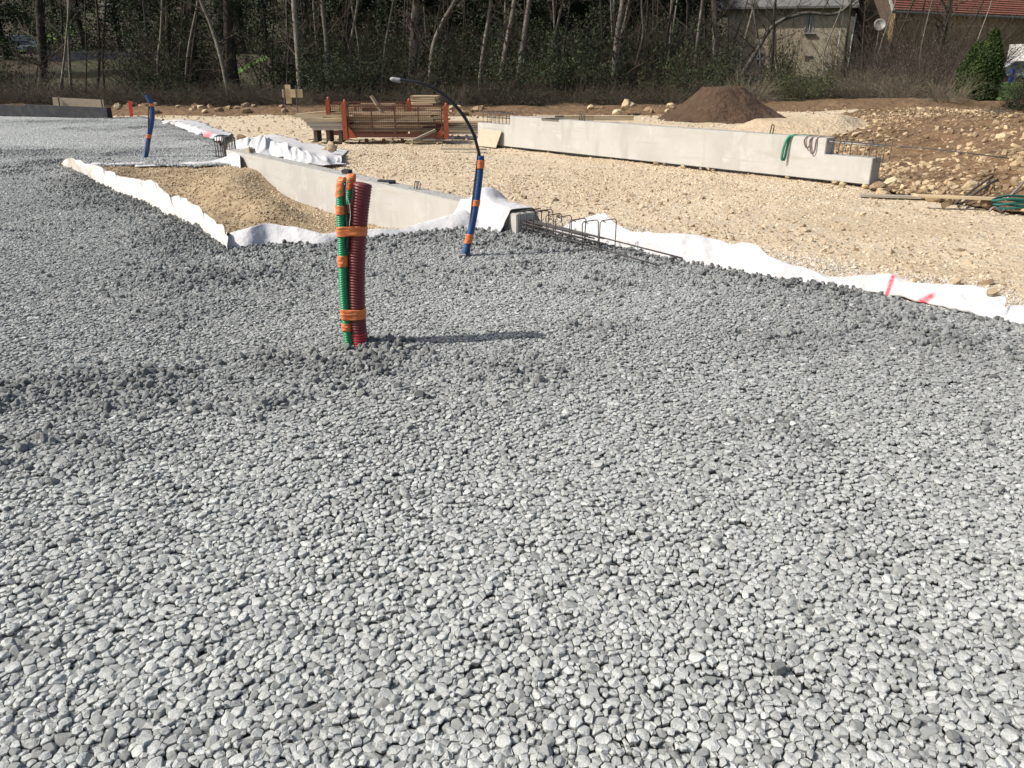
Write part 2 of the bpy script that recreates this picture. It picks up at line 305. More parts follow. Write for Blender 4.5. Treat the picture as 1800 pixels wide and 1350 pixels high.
def Hlime(x, y):
    return Hnat(x, y)+.05*fbm(x, y, .5, 3, 12)+.03*fbm(x, y, 3.1, 3, 14)+.02*sst(.05, .3, fbm(x, y, 1.1, 3, 41))
def Hpit(x, y):
    x = np.asarray(x, float); y = np.asarray(y, float)
    # u along the beam (0 far end), v towards the left of it
    u = (x-B1A.x)*U1.x+(y-B1A.y)*U1.y; v = -((x-B1A.x)*V1.x+(y-B1A.y)*V1.y)
    h = -.37-.02*v+.02*fbm(x, y, .9, 3, 3)+.23*sst(5.8, 8.4, u)
    far = dline(x, y, pit_far); lef = dline(x, y, pit_left); fr = dline(x, y, pit_front)
    h = h+(.34)*(1-sst(.1, 2.4-np.clip(v, 0, 2)*.1, far+.25*fbm(x, y, 1, 2, 9)))*np.where(u > -.5, 1, 1)
    h = h+.24*(1-sst(.0, 1.2, lef))+.3*(1-sst(0, .8, fr))
    ridge = [P(395, 312, -.1), P(440, 350, -.1), P(478, 384, -.3)]
    h = h+.32*np.exp(-(dline(x, y, ridge)/.48)**2)
    h = h+.025*fbm(x, y, 3.5, 3, 19)
    return np.minimum(h, -.02)
def grid(name, x0, x1, y0, y1, c, zf, mask, m, smooth=True, warp=0):
    xs = np.arange(x0, x1+c, c); ys = np.arange(y0, y1+c, c); X, Y = np.meshgrid(xs, ys)
    Z = zf(X, Y); V = np.stack([X, Y, Z], -1).reshape(-1, 3)
    ny, nx = X.shape; cx = (X[:-1, :-1]+c/2); cy = (Y[:-1, :-1]+c/2); k = mask(cx, cy)
    i = (np.arange(ny-1)[:, None]*nx+np.arange(nx-1)[None, :])[k]
    F = np.stack([i, i+1, i+nx+1, i+nx], -1)
    used = np.unique(F); re = np.full(len(V), -1); re[used] = np.arange(len(used)); V = V[used]; F = re[F]
    me = bpy.data.meshes.new(name); me.vertices.add(len(V)); me.vertices.foreach_set('co', V.astype(np.float32).ravel())
    me.loops.add(F.size); me.loops.foreach_set('vertex_index', F.astype(np.int32).ravel())
    me.polygons.add(len(F)); me.polygons.foreach_set('loop_start', np.arange(0, F.size, 4, dtype=np.int32)); me.polygons.foreach_set('loop_total', np.full(len(F), 4, np.int32))
    me.materials.append(m); me.update(calc_edges=True); me.polygons.foreach_set('use_smooth', [smooth]*len(F))
    return link(name, me)
ing = lambda x, y: inpoly(x, y, grav_poly)
inp = lambda x, y: inpoly(x, y, pit_poly)
tag(grid('gravel_bed', -30, 9, -3, 36, .13, lambda x, y: Hg(x, y)-.028, lambda x, y: ing(x, y), M['bed']), kind='structure')
tag(grid('limestone_ground', -16, 14, 3, 36.5, .10, Hlime, lambda x, y: (~ing(x-.25, y-.2)) & (~inp(x, y)) & (~inpoly(x, y, [B1A+V1*.1, B1B+V1*.1, B1B-V1*.1, B1A-V1*.1])) & (bankd(x, y) < .5) & (y < 33.6+.6*fbm(x, y, .5, 3, 66)*2), M['limeg']), kind='structure')
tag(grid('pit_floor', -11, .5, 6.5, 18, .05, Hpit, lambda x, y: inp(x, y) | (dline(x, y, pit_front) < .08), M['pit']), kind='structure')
tag(grid('spoil_strip', -24, 30, 32.4, 38, .12, lambda x, y: Hlime(x, y)-.035+.12*sst(33.2, 35, y)*(1+2*fbm(x, y, .9, 4, 15)), lambda x, y: (~ing(x, y)) & (y < 38), M['bankearth']), kind='structure')
tag(grid('rubble_bank', 5, 34, 2, 36, .10, Hbank, lambda x, y: bankd(x, y) > -.3, M['bankearth']), kind='structure')
tag(grid('woodland_floor', -45, 48, 36, 70, .5, Hnat, lambda x, y: (y > 36) | (x < -20), M['floor']), kind='structure')
tag(grid('hillside', -260, 260, 64, 340, 5, lambda x, y: Hnat(x, y)-.05-.6*(1-sst(66, 74, y)), lambda x, y: y > 1, M['floor']), kind='structure')
tag(grid('outer_ground', -260, 260, -60, 72, 4, lambda x, y: Hnat(x, y)-.6, lambda x, y: (y > -70) & ~((abs(x+4) < 10) & (y > 3) & (y < 20)), M['floor']), kind='structure')
# ------------------------------------------------------------------ rock shapes and scattering
def rockshape(seed, sub=3, asp=(1, 1, 1), cuts=14, bev=.07, rough=.05, diss=14):
    r = np.random.default_rng(seed); n = cuts; k = np.arange(n)+.5; ph = np.arccos(1-2*k/n); th = PI*(1+5**.5)*k+r.uniform(0, 6)
    D = np.stack([np.cos(th)*np.sin(ph), np.sin(th)*np.sin(ph), np.cos(ph)], -1)+r.normal(0, .22, (n, 3)); D /= np.linalg.norm(D, axis=1)[:, None]
    e = 3.2; D = D/((np.abs(D)**e).sum(1)**(1/e))[:, None]; D *= r.uniform(.78, 1.04, n)[:, None]
    bm = bmesh.new(); vs = [bm.verts.new(d*np.array(asp)) for d in D]; bmesh.ops.convex_hull(bm, input=vs)
    for v in [v for v in bm.verts if not v.link_faces]: bm.verts.remove(v)
    bmesh.ops.dissolve_limit(bm, angle_limit=math.radians(diss), verts=bm.verts[:], edges=bm.edges[:])
    if bev: bmesh.ops.bevel(bm, geom=bm.edges[:], offset=bev*2, segments=2 if sub > 2 else 1, affect='EDGES', clamp_overlap=True, profile=.5)
    bmesh.ops.triangulate(bm, faces=[f for f in bm.faces if len(f.verts) > 4])
    V = np.array([v.co[:] for v in bm.verts]); bm.verts.index_update(); F = [[v.index for v in f.verts] for f in bm.faces]; bm.free()
    V = V*(1+rough*r.normal(0, .35, len(V)))[:, None]
    ext = (V.max(0)-V.min(0)); V = V-(V.max(0)+V.min(0))/2; V = V/ext[:2].mean()
    return V, F
def scatter(name, pos, rot, scl, tint, pick, protos, m, label, cat, kind='stuff'):
    nP = len(pos); allV = [np.asarray(pos)]; F = []; gid = [np.zeros(nP, np.int32)]; off = nP
    for g, (V, f) in enumerate(protos):
        allV.append(V); F += [[i+off for i in q] for q in f]; gid.append(np.full(len(V), g, np.int32)); off += len(V)
    V = np.concatenate(allV); nR = off-nP
    me = bpy.data.meshes.new(name); me.from_pydata(V.tolist(), [], F); me.materials.append(m)
    me.polygons.foreach_set('use_smooth', [False]*len(F))
    def A(n, t, d, key):
        a = me.attributes.new(n, t, 'POINT'); a.data.foreach_set(key, np.ascontiguousarray(d).ravel())
    z1 = np.zeros((nR,)); z3 = np.zeros((nR, 3))
    A('isrock', 'BOOLEAN', np.concatenate([np.zeros(nP, bool), np.ones(nR, bool)]), 'value')
    A('gid', 'INT', np.concatenate(gid), 'value')
    A('pick', 'INT', np.concatenate([pick, z1]).astype(np.int32), 'value')
    A('rot', 'FLOAT_VECTOR', np.concatenate([rot, z3]).astype(np.float32), 'vector')
    A('scl', 'FLOAT_VECTOR', np.concatenate([scl, z3]).astype(np.float32), 'vector')
    A('tint', 'FLOAT', np.concatenate([tint, z1]).astype(np.float32), 'value')
    me.update(); o = link(name, me); tag(o, label, cat, kind=kind)
    g = bpy.data.node_groups.new('spread_'+name, 'GeometryNodeTree')
    g.interface.new_socket('Geometry', in_out='INPUT', socket_type='NodeSocketGeometry'); g.interface.new_socket('Geometry', in_out='OUTPUT', socket_type='NodeSocketGeometry')
    N = g.nodes; L = g.links; gi = N.new('NodeGroupInput'); go = N.new('NodeGroupOutput')
    def at(n, t):
        a = N.new('GeometryNodeInputNamedAttribute'); a.data_type = t; a.inputs['Name'].default_value = n; return a.outputs[0]
    sp = N.new('GeometryNodeSeparateGeometry'); sp.domain = 'POINT'; L.new(gi.outputs[0], sp.inputs[0]); L.new(at('isrock', 'BOOLEAN'), sp.inputs[1])
    si = N.new('GeometryNodeSplitToInstances'); si.domain = 'POINT'; L.new(sp.outputs[0], si.inputs[0]); L.new(at('gid', 'INT'), si.inputs['Group ID'])
    ip = N.new('GeometryNodeInstanceOnPoints'); L.new(sp.outputs[1], ip.inputs['Points']); L.new(si.outputs[0], ip.inputs['Instance'])
    ip.inputs['Pick Instance'].default_value = True; L.new(at('pick', 'INT'), ip.inputs['Instance Index'])
    er = N.new('FunctionNodeEulerToRotation'); L.new(at('rot', 'FLOAT_VECTOR'), er.inputs[0]); L.new(er.outputs[0], ip.inputs['Rotation']); L.new(at('scl', 'FLOAT_VECTOR'), ip.inputs['Scale'])
    L.new(ip.outputs[0], go.inputs[0])
    md = o.modifiers.new('spread', 'NODES'); md.node_group = g
    return o
# a relaxed packing of unequal discs on a small periodic tile
TW = 2.24; NT = 8649
def packing():
    r = np.random.default_rng(3); n = NT
    g = int(math.ceil(math.sqrt(n))); gx, gy = np.meshgrid(np.arange(g), np.arange(g)); p = (np.stack([gx, gy], -1).reshape(-1, 2)[:n]+r.uniform(0, 1, (n, 2)))*TW/g % TW
    rad = np.exp(r.normal(0, .30, n)); rad = np.clip(rad, .5, 1.75); rad *= math.sqrt(TW*TW*.93/(PI*(rad**2).sum()))
    I = J = None
    for it in range(15):
        if it % 5 == 0:
            a, b = [], []; p32 = p.astype(np.float32)
            for c in range(0, n, 700):
                d = p32[c:c+700, None, :]-p32[None]; d -= TW*np.round(d/TW); q = np.argwhere((d**2).sum(-1) < (rad.max()*2.6)**2); a.append(q[:, 0]+c); b.append(q[:, 1])
            I = np.concatenate(a); J = np.concatenate(b); k = I != J; I = I[k]; J = J[k]
        d = p[I]-p[J]; d -= TW*np.round(d/TW); D = np.sqrt((d**2).sum(-1))+1e-6; ov = np.clip(rad[I]+rad[J]-D, 0, None); f = d/D[:, None]*(ov*.33)[:, None]
        p = (p+np.stack([np.bincount(I, f[:, 0], n), np.bincount(I, f[:, 1], n)], -1)) % TW
    a, b = [], []; p32 = p.astype(np.float32)
    for c in range(0, n, 700):
        d = p32[c:c+700, None, :]-p32[None]; d -= TW*np.round(d/TW); q = np.argwhere((d**2).sum(-1) < (rad.max()*2.6)**2); a.append(q[:, 0]+c); b.append(q[:, 1])
    I = np.concatenate(a); J = np.concatenate(b); k = I != J
    return p, rad, I[k], J[k]
tp, trad, nI, nJ = packing()
def cell_stones():                      # one stone per packing cell: its outline fits its neighbours, its top is broken by planes
    r = np.random.default_rng(8); out = []; order = np.argsort(nI, kind='stable'); I = nI[order]; J = nJ[order]; st = np.searchsorted(I, np.arange(NT+1))
    for c in range(NT):
        q = J[st[c]:st[c+1]]; d = tp[q]-tp[c]; d -= TW*np.round(d/TW); D = np.sqrt((d**2).sum(-1)); o = np.argsort(D)[:16]; R_ = trad[c]*2.1
        poly = [(R_*math.cos(a), R_*math.sin(a)) for a in np.arange(8)*PI/4+.3]; gap = r.uniform(.0003, .0016)
        for k in o:
            nx, ny = d[k]/D[k]; w_ = (D[k]**2+trad[c]**2-trad[q[k]]**2)/(2*D[k])-gap; new = []
            for u in range(len(poly)):
                a = poly[u]; b = poly[(u+1) % len(poly)]; da = a[0]*nx+a[1]*ny-w_; db = b[0]*nx+b[1]*ny-w_
                if da <= 0: new.append(a)
                if (da < 0) != (db < 0): t = da/(da-db); new.append((a[0]+(b[0]-a[0])*t, a[1]+(b[1]-a[1])*t))
            poly = new or poly
        P0 = np.array(poly); nx_ = np.roll(P0, -1, 0); pv_ = np.roll(P0, 1, 0); le = np.hypot(*(nx_-P0).T); P0 = P0[le > .0015] if (le > .0015).sum() > 3 else P0
        nx_ = np.roll(P0, -1, 0); cc = r.uniform(.03, .17); ring = np.stack([P0*(1-cc)+nx_*cc, P0*cc+nx_*(1-cc)], 1).reshape(-1, 2); m = len(ring)
        s0 = math.sqrt(max(1e-8, .5*abs(np.sum(P0[:, 0]*nx_[:, 1]-nx_[:, 0]*P0[:, 1])))); cen = ring.mean(0)
        h = s0*r.uniform(.55, .85); V = []; pl = []
        for _ in range(r.integers(3, 6)):
            a = r.uniform(0, 2*PI); sl = r.uniform(.15, 1.1)*r.random()**.5; pl.append((sl*math.cos(a), sl*math.sin(a), r.uniform(-.04, .20)*s0))
        def top(xy, lim): 
            z = np.full(len(xy), lim)
            for a, b, c0 in pl: z = np.minimum(z, c0+(xy[:, 0]-cen[0])*a+(xy[:, 1]-cen[1])*b)
            return z
        for sc_, zl in ((.80, -h), (.985, -h*.45), (1.0, -s0*.13), (.95, -s0*.04), (.82, 0.0), (.42, s0*.035)):
            xy = cen+(ring-cen)*sc_*(1+r.normal(0, .03, (m, 1))); z = np.full(m, zl) if zl < -s0*.1 else top(xy, zl)
            if zl >= -s0*.1: z = np.minimum(z, zl)+r.normal(0, .008*s0, m)
            V.append(np.column_stack([xy, z]))
        V = np.concatenate(V+[np.array([[cen[0], cen[1], float(top(cen[None], s0*.05)[0])]])]); V[m*3:, 2] = np.maximum(V[m*3:, 2], -h*.4)
        F = [(a*m+k, a*m+(k+1) % m, (a+1)*m+(k+1) % m, (a+1)*m+k) for a in range(5) for k in range(m)]+[(5*m+k, 5*m+(k+1) % m, 6*m) for k in range(m)]
        out.append((V, F))
    return out
cells = cell_stones()
nx0, nx1, ny0, ny1 = -11, 3, -1, 14
pts = []; rr = []; ci_ = []
for i in range(nx0, nx1+1):
    for j in range(ny0, ny1+1):
        pts.append(tp+np.array([i*TW, j*TW])); rr.append(trad); ci_.append(np.arange(NT))
pts = np.concatenate(pts); rr = np.concatenate(rr); ci_ = np.concatenate(ci_)
pts += np.stack([.05*fbm(pts[:, 0], pts[:, 1], 1.3, 2, 1), .05*fbm(pts[:, 0], pts[:, 1], 1.3, 2, 2)], -1)*2
x, y = pts.T
k = (y > .35) & (abs(x) < .66*y+1.3) & (y < 33) & ing(x, y)
far = y > 13.5
k &= ~(far & (rng.random(len(x)) < .45))
x = x[k]; y = y[k]; rr = rr[k]; far = far[k]; ci_ = ci_[k]
rr = np.where(far, rr*1.3, rr)
n = len(x); lo = looseness(x, y)
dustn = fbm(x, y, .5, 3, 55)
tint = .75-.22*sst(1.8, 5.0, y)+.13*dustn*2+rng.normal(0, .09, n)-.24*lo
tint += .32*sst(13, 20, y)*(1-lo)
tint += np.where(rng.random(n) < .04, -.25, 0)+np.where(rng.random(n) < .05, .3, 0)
sc = rr*2*1.10*(1+.08*rng.normal(size=n).clip(-1.5, 2))*(1+.18*lo)
tilt = .13+.55*lo
z = Hg(x, y)+rng.normal(0, .0032, n)+lo*rng.normal(0, .009, n)-.34*sc
rot = np.stack([rng.normal(0, 1, n)*tilt, rng.normal(0, 1, n)*tilt, rng.uniform(0, 2*PI, n)], -1)
scl = np.stack([sc*rng.uniform(.96, 1.12, n), sc*rng.uniform(.88, 1.02, n), sc*rng.uniform(.85, 1.1, n)], -1)
cel = (~far) & (rng.random(n) > .13+lo*1.5)
z = np.where(cel, Hg(x, y)+.001+rng.normal(0, .0034, n)-.007*(rng.random(n) < .12)+.004*(rng.random(n) < .08), z)
rot = np.where(cel[:, None], np.stack([rng.normal(0, .14, n), rng.normal(0, .14, n), rng.normal(0, .05, n)], -1), rot)
scl = np.where(cel[:, None], rng.uniform(.95, 1.03, (n, 1))*np.array([1, 1, 1.0]), scl)
pos = np.stack([x, y, z], -1)
protos = [rockshape(100+i, 3, (random.uniform(.98, 1.22), random.uniform(.82, 1), random.uniform(.65, .95)), random.randint(12, 22), random.uniform(.035, .075), .04) for i in range(40)]
# loose stones riding on top, and small chips in the gaps
m2 = 26000; ex = rng.uniform(-9, 5, m2*4); ey = rng.uniform(.5, 16, m2*4)
kk = (abs(ex) < .66*ey+1.3) & ing(ex, ey); ex = ex[kk]; ey = ey[kk]; el = looseness(ex, ey)
kk = rng.random(len(ex)) < (el**1.4)*.6+.003; ex = ex[kk]; ey = ey[kk]; el = el[kk]; ne = len(ex)
es = rng.uniform(.020, .044, ne)*(1+.25*rng.random(ne))
ez = Hg(ex, ey)+es*.12+rng.uniform(0, .012, ne)*el
chip = ~far & (y < 7) & (rng.random(n) < .25); nc = chip.sum()
cxy = pts[k][chip]+rng.normal(0, .018, (nc, 2)); cs = rng.uniform(.007, .016, nc)
pos = np.concatenate([pos, np.stack([ex, ey, ez], -1), np.stack([cxy[:, 0], cxy[:, 1], Hg(cxy[:, 0], cxy[:, 1])-.014+rng.normal(0, .004, nc)], -1)])
rot = np.concatenate([rot, rng.uniform(0, 2*PI, (ne+nc, 3))])
scl = np.concatenate([scl, es[:, None]*rng.uniform(.8, 1.15, (ne, 3)), cs[:, None]*rng.uniform(.7, 1.2, (nc, 3))])
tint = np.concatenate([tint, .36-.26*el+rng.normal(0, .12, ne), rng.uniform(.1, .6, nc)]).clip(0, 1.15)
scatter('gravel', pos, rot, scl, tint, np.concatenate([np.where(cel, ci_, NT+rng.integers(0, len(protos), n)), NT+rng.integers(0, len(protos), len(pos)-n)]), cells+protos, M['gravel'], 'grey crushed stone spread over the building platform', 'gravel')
print('GRAVEL', len(pos))
# limestone lumps on the tan ground
protl = [rockshape(300+i, 2, (random.uniform(.9, 1.35), random.uniform(.75, 1), random.uniform(.55, .9)), random.randint(9, 15), .05, .12) for i in range(16)]
def field(N_, x0, x1, y0, y1, mask, dens, smin, smax, zf, pw=2.5, sink=.2, tf=None, seed=1):
    r = np.random.default_rng(seed); X = r.uniform(x0, x1, N_); Y = r.uniform(y0, y1, N_)
    q = (abs(X) < .67*Y+1.5) & mask(X, Y); X = X[q]; Y = Y[q]; dn = dens(X, Y); q = r.random(len(X)) < dn; X = X[q]; Y = Y[q]; n = len(X)
    s = smin+(smax-smin)*r.random(n)**pw; Z = zf(X, Y)-s*sink*r.uniform(.2, 1.4, n)+s*.12
    t = tf(X, Y, r, n) if tf else r.uniform(.2, 1, n)
    return (np.stack([X, Y, Z], -1), np.stack([r.normal(0, .5, n), r.normal(0, .5, n), r.uniform(0, 6.3, n)], -1), s[:, None]*np.stack([r.uniform(.85, 1.2, n), r.uniform(.75, 1, n), r.uniform(.6, 1.05, n)], -1), t.clip(0, 1))
inb = lambda x, y: inpoly(x, y, [B1A-V1*.14-U1*.2, B1B-V1*.14+U1*.1, B1B+V1*.36+U1*.1, B1A+V1*.36-U1*.2])
ml = lambda x, y: (~ing(x, y)) & (~inb(x, y)) & (~inp(x, y)) & (bankd(x, y) < .35) & (y < 36)
# greyish fine band beside the geotextile, big lumps beyond it
e_r = lambda x, y: dline(x, y, edge_right)
coarse = lambda x, y: np.exp(-((e_r(x, y)-2.0)/1.0)**2)
a = field(170000, -14, 9, 4, 20, ml, lambda x, y: np.maximum((.30+.70*sst(-.12, .16, fbm(x, y, .42, 3, 23))), .95*(e_r(x, y) < .9))*(1-.5*sst(15, 20, y)), .012, .048, Hlime, 2, .2, lambda x, y, r, n: .58+.3*fbm(x, y, .8, 3, 4)*2+r.normal(0, .26, n), 11)
b = field(26000, -14, 9, 4, 24, ml, lambda x, y: .13+.75*coarse(x, y)*sst(-2.5, -.5, x)+.6*sst(.0, .3, fbm(x, y, .7, 3, 21)), .025, .115, Hlime, 2.8, .35, lambda x, y, r, n: .42+r.normal(0, .18, n), 12)
c_ = field(16000, -16, 14, 20, 35, ml, lambda x, y: .5+.5*sst(31, 34, y), .02, .14, Hlime, 3, .3, lambda x, y, r, n: .55-.25*sst(30, 34, y)+r.normal(0, .2, n), 13)
A_ = [np.concatenate(q) for q in zip(a, b, c_)]
scatter('limestone_rubble', *A_, rng.integers(0, 16, len(A_[0])), protl, M['lime'], 'tan crushed limestone lumps covering the site track', 'rubble')
M['fines'] = stone_mat('pale_grey_fines', (.30, .26, .21), (.60, .55, .48), .16, (80, .5, .004))
fi = field(90000, 0, 7, 3.5, 9.5, ml, lambda x, y: 1-sst(.75, 1.35, e_r(x, y)+.5*fbm(x, y, 1.1, 3, 71)), .012, .034, Hlime, 1.6, .1, lambda x, y, r, n: .6+r.normal(0, .25, n), 17)
scatter('pale_fines', *fi, rng.integers(0, 16, len(fi[0])), protl, M['fines'], 'pale greyish fine stones beside the long geotextile edge', 'stones')
ci = field(150000, -11, 1, 6.5, 18, lambda x, y: inp(x, y), lambda x, y: .45+.5*sst(-.15, .15, fbm(x, y, 1.1, 3, 7)), .010, .050, Hpit, 2.5, .2, lambda x, y, r, n: .35+.35*(-((x-B1A.x)*V1.x+(y-B1A.y)*V1.y) < .9)+r.normal(0, .18, n), 14)
scatter('pit_stones', *ci, rng.integers(0, 16, len(ci[0])), protl, M['pitst'], 'small tan stones and grit on the pit soil', 'stones')
bi = field(140000, 5, 26, 6, 34, lambda x, y: bankd(x, y) > -.35, lambda x, y: .25+.75*sst(-.15, .15, fbm(x, y, .8, 3, 33)), .015, .13, Hbank, 3.4, .25, lambda x, y, r, n: .12+.5*sst(.0, .3, fbm(x, y, .5, 3, 44))+.35*(1-sst(0, .9, bankd(x, y)))+r.random(n)**3*.8-.12*(r.random(n) < .5), 15)
scatter('bank_rubble', *bi, rng.integers(0, 16, len(bi[0])), protl, M['rubble'], 'stones and clods scattered over the earth bank', 'rubble')
print('LIME', len(A_[0]), len(ci[0]), len(bi[0]))
# heaps
def heap(name, cx, cy, rx, ry, h, m, zf, cell, seed, rot=0, flat=.8):
    def f(X, Y):
        dx = (X-cx)*math.cos(rot)+(Y-cy)*math.sin(rot); dy = -(X-cx)*math.sin(rot)+(Y-cy)*math.cos(rot)
        r = np.hypot(dx/rx, dy/ry)+.28*fbm(X, Y, .8, 4, seed)
        return zf(X, Y)-.06+h*np.clip(1.12*(1-r), 0, flat)/flat*1.0+.10*h*fbm(X, Y, 2.5, 4, seed+3)*(r < 1)
    return tag(grid(name, cx-rx*1.2, cx+rx*1.2, cy-rx*1.2, cy+rx*1.2, cell, f, lambda X, Y: np.hypot(((X-cx)*math.cos(rot)+(Y-cy)*math.sin(rot))/rx, (-(X-cx)*math.sin(rot)+(Y-cy)*math.cos(rot))/ry) < 1.12, m), kind='structure')
hc = P(1283, 212, 0)
heap('soil_heap', hc.x+.1, hc.y+1.6, 2.35, 2.3, 1.15, M['heap'], lambda X, Y: 0*X-.0, .06, 61, 0, .82)
sc_ = PY(1385, 225, 24)
heap('sand_heap', 7.6, 22.3, 2.2, 1.9, .46, M['sand'], lambda X, Y: np.maximum(Hbank(X, Y)*.8, -.02), .07, 71, .3, .6)
# ------------------------------------------------------------------ precast beams
def profile_beam(root, A, U, V, prof, th, inset_z=0):
    """prof: (s, z) outline counter-clockwise seen from the camera side; extruded by th along V"""
    mb = MB(); n = len(prof)
    f = [A+U*s+Vector((0, 0, z)) for s, z in prof]; b = [q+V*th for q in f]
    mb.add(f+b, [tuple(range(n)), tuple(range(2*n-1, n-1, -1))]+[(i, i+n, (i+1) % n+n, (i+1) % n) for i in range(n)])
    o = mb.build('body', [M['conc'], M['conctop']], root)
    bm = bmesh.new(); bm.from_mesh(o.data); bmesh.ops.recalc_face_normals(bm, faces=bm.faces)
    bmesh.ops.bevel(bm, geom=bm.edges[:], offset=.008, segments=2, affect='EDGES')
    for fc in bm.faces:
        if fc.normal.z > .9 and fc.calc_area() > .05: fc.material_index = 1
    bm.to_mesh(o.data); bm.free(); return o
def stirrup(root, A, U, V, s, w0, w1, z0, z1, r=.005, lean=0):
    mb = MB(); c = .02
    q = [(w0+c, z1), (w1-c, z1), (w1, z1-c), (w1, z0), (w0, z0), (w0, z1-c), (w0+c, z1), (w0+c+.05, z1-.02)]
    mb.tube([A+U*(s+lean*(zz-z0))+V*ww+Vector((0, 0, zz)) for ww, zz in q], r, 6)
    return mb.build('stirrup', M['steel'], root, True)
def bar(root, pts, r=.007, m='steel', name='reinforcement_bar'):
    mb = MB(); mb.tube(pts, r, 8); return mb.build(name, M[m], root, True)
def loop_(root, p, U, h=.09, w=.05, r=.007, tilt=.1):
    mb = MB(); pts = [p-U*w/2-Vector((0, 0, .02))]
    for k in range(9):
        a = PI-k*PI/8; pts.append(p+U*(math.cos(a)*w/2+tilt*.03)+Vector((0, 0, h-w/2+math.sin(a)*w/2)))
    pts.append(p+U*w/2-Vector((0, 0, .02))); mb.tube(pts, r, 6); return mb.build('lifting_loop', M['steel'], root, True)
up = lambda z: Vector((0, 0, z))
b1 = thing('concrete_beam', 'long pale precast concrete ground beam set in the pit between the geotextiles', 'concrete beam')
profile_beam(b1, B1A, U1, V1, [(0, -.28), (-.9, -.28), (-.9, -.6), (L1+1.3, -.6), (L1+1.3, -.16), (L1, -.16), (L1, .21), (0, .21)], .25)
for s_ in (.04, .10, .17, .28, .40, .55, .72):
    stirrup(b1, B1A, U1, V1, -s_-.05, .035, .215, -.15, .42+random.uniform(-.02, .02), .008, random.uniform(-.05, .05))
for ww, zz, ln in ((.05, .13, 1.3), (.20, .13, 1.3), (.06, .03, 1.2)):
    bar(b1, [B1A+V1*ww+up(zz+.02), B1A-U1*.7+V1*ww+up(zz), B1A-U1*ln+V1*ww+up(zz-.03)], .007)
for s_ in (.05, .12, .22, .34, .48, .60, .78, 1.0, 1.22):
    stirrup(b1, B1B, U1, V1, s_, .03, .23, -.12, .255+random.uniform(-.02, .02)+.03*s_, .005, random.uniform(-.12, .1))
for ww, zz, ln, dz in ((.05, .125, 1.0, -.02), (.08, .11, 1.1, -.02), (.11, .135, .95, -.01), (.15, .12, 1.0, -.02), (.18, .13, 1.1, -.02), (.21, .13, 2.05, -.04), (.04, .09, 1.95, -.06), (.13, .10, 1.2, -.02)):
    bar(b1, [B1B-U1*.05+V1*ww+up(zz), B1B+U1*ln*.5+V1*(ww+.01)+up(zz+dz*.45), B1B+U1*ln+V1*(ww+.02)+up(zz+dz)], .007)
for s_, v_ in ((.62*1.35, .12), (.7*1.35, .12)):
    loop_(b1, B1A+U1*(s_+.15)+V1*.12+up(.21), U1, .11, .06)
for s_ in (6.92, 7.0): loop_(b1, B1A+U1*s_+V1*.13+up(.21), U1, .10, .05, .006, .8)
b2 = thing('concrete_beam', 'long pale precast concrete beam lying on the tan ground with notched ends', 'concrete beam')
Z0 = .0
profile_beam(b2, B2A, U2, V2, [(0, Z0), (L2, Z0), (L2, .385), (8.98, .385), (8.98, .625), (1.22, .66), (1.22, .475), (0, .475)], .26)
for s_ in (.18, .34, .50, .66, .80, .92, 1.04):
    stirrup(b2, B2A, U2, V2, s_, .03, .23, .40, .735+random.uniform(-.01, .01), .006, 0)
for ww, zz in ((.04, .60), (.22, .60), (.04, .70), (.22, .70)): bar(b2, [B2A+V2*ww+up(zz)+U2*.1, B2A+V2*ww+up(zz)+U2*1.25], .006)
for s_ in (9.06, 9.18, 9.26, 9.38, 9.60, 9.68, 9.80, 9.94-.05):
    stirrup(b2, B2A, U2, V2, s_, .03, .23, .33, .63+random.uniform(-.02, .02), .0045, random.uniform(-.05, .05))
bar(b2, [B2A+U2*8.9+V2*.05+up(.575), B2A+U2*9.85+V2*.05+up(.555)], .012, 'galv')
bar(b2, [B2A+U2*8.9+V2*.20+up(.58), B2A+U2*10.5+V2*.22+up(.555), B2A+U2*11.5+V2*.25+up(.50)], .008)
for s_ in (3.35, 3.45, 7.9): loop_(b2, B2A+U2*s_+V2*.13+up(.64), U2, .13, .05, .009, .6)
for s_ in (.5, 9.3):
    mb = MB(); mb.box(B2A+U2*s_+V2*.2+up(-.04), (.12, .2, .07), Matrix.Rotation(math.atan2(U2.y, U2.x), 3, 'Z'))
    tag(mb.build('timber_bearer', M['planks'][1]), 'short timber bearer under the long beam on the tan ground', 'timber', 'bearers under the long beam')
def boxthing(name, c, d, rz, rx, m, label, cat, group=None, ry=0):
    mb = MB(); mb.box((0, 0, 0), d); o = mb.build(name, m); o.location = c; o.rotation_euler = (rx, ry, rz); return tag(o, label, cat, group)
a2 = math.atan2(U2.y, U2.x); a1 = math.atan2(U1.y, U1.x)
mb = MB(); q = [(.12, 0), (.92, 0), (.98, .36), (.22, .38)]
f = [B2A+U2*s-V2*(.16-.35*z)+up(z-.03) for s, z in q]; b = [p-V2*.02 for p in f]
mb.add(f+b, [(0, 1, 2, 3), (7, 6, 5, 4), (0, 4, 5, 1), (1, 5, 6, 2), (2, 6, 7, 3), (3, 7, 4, 0)])
tag(mb.build('plywood_board', M['ply']), 'pale plywood offcut leaning on the left end of the long beam', 'board')
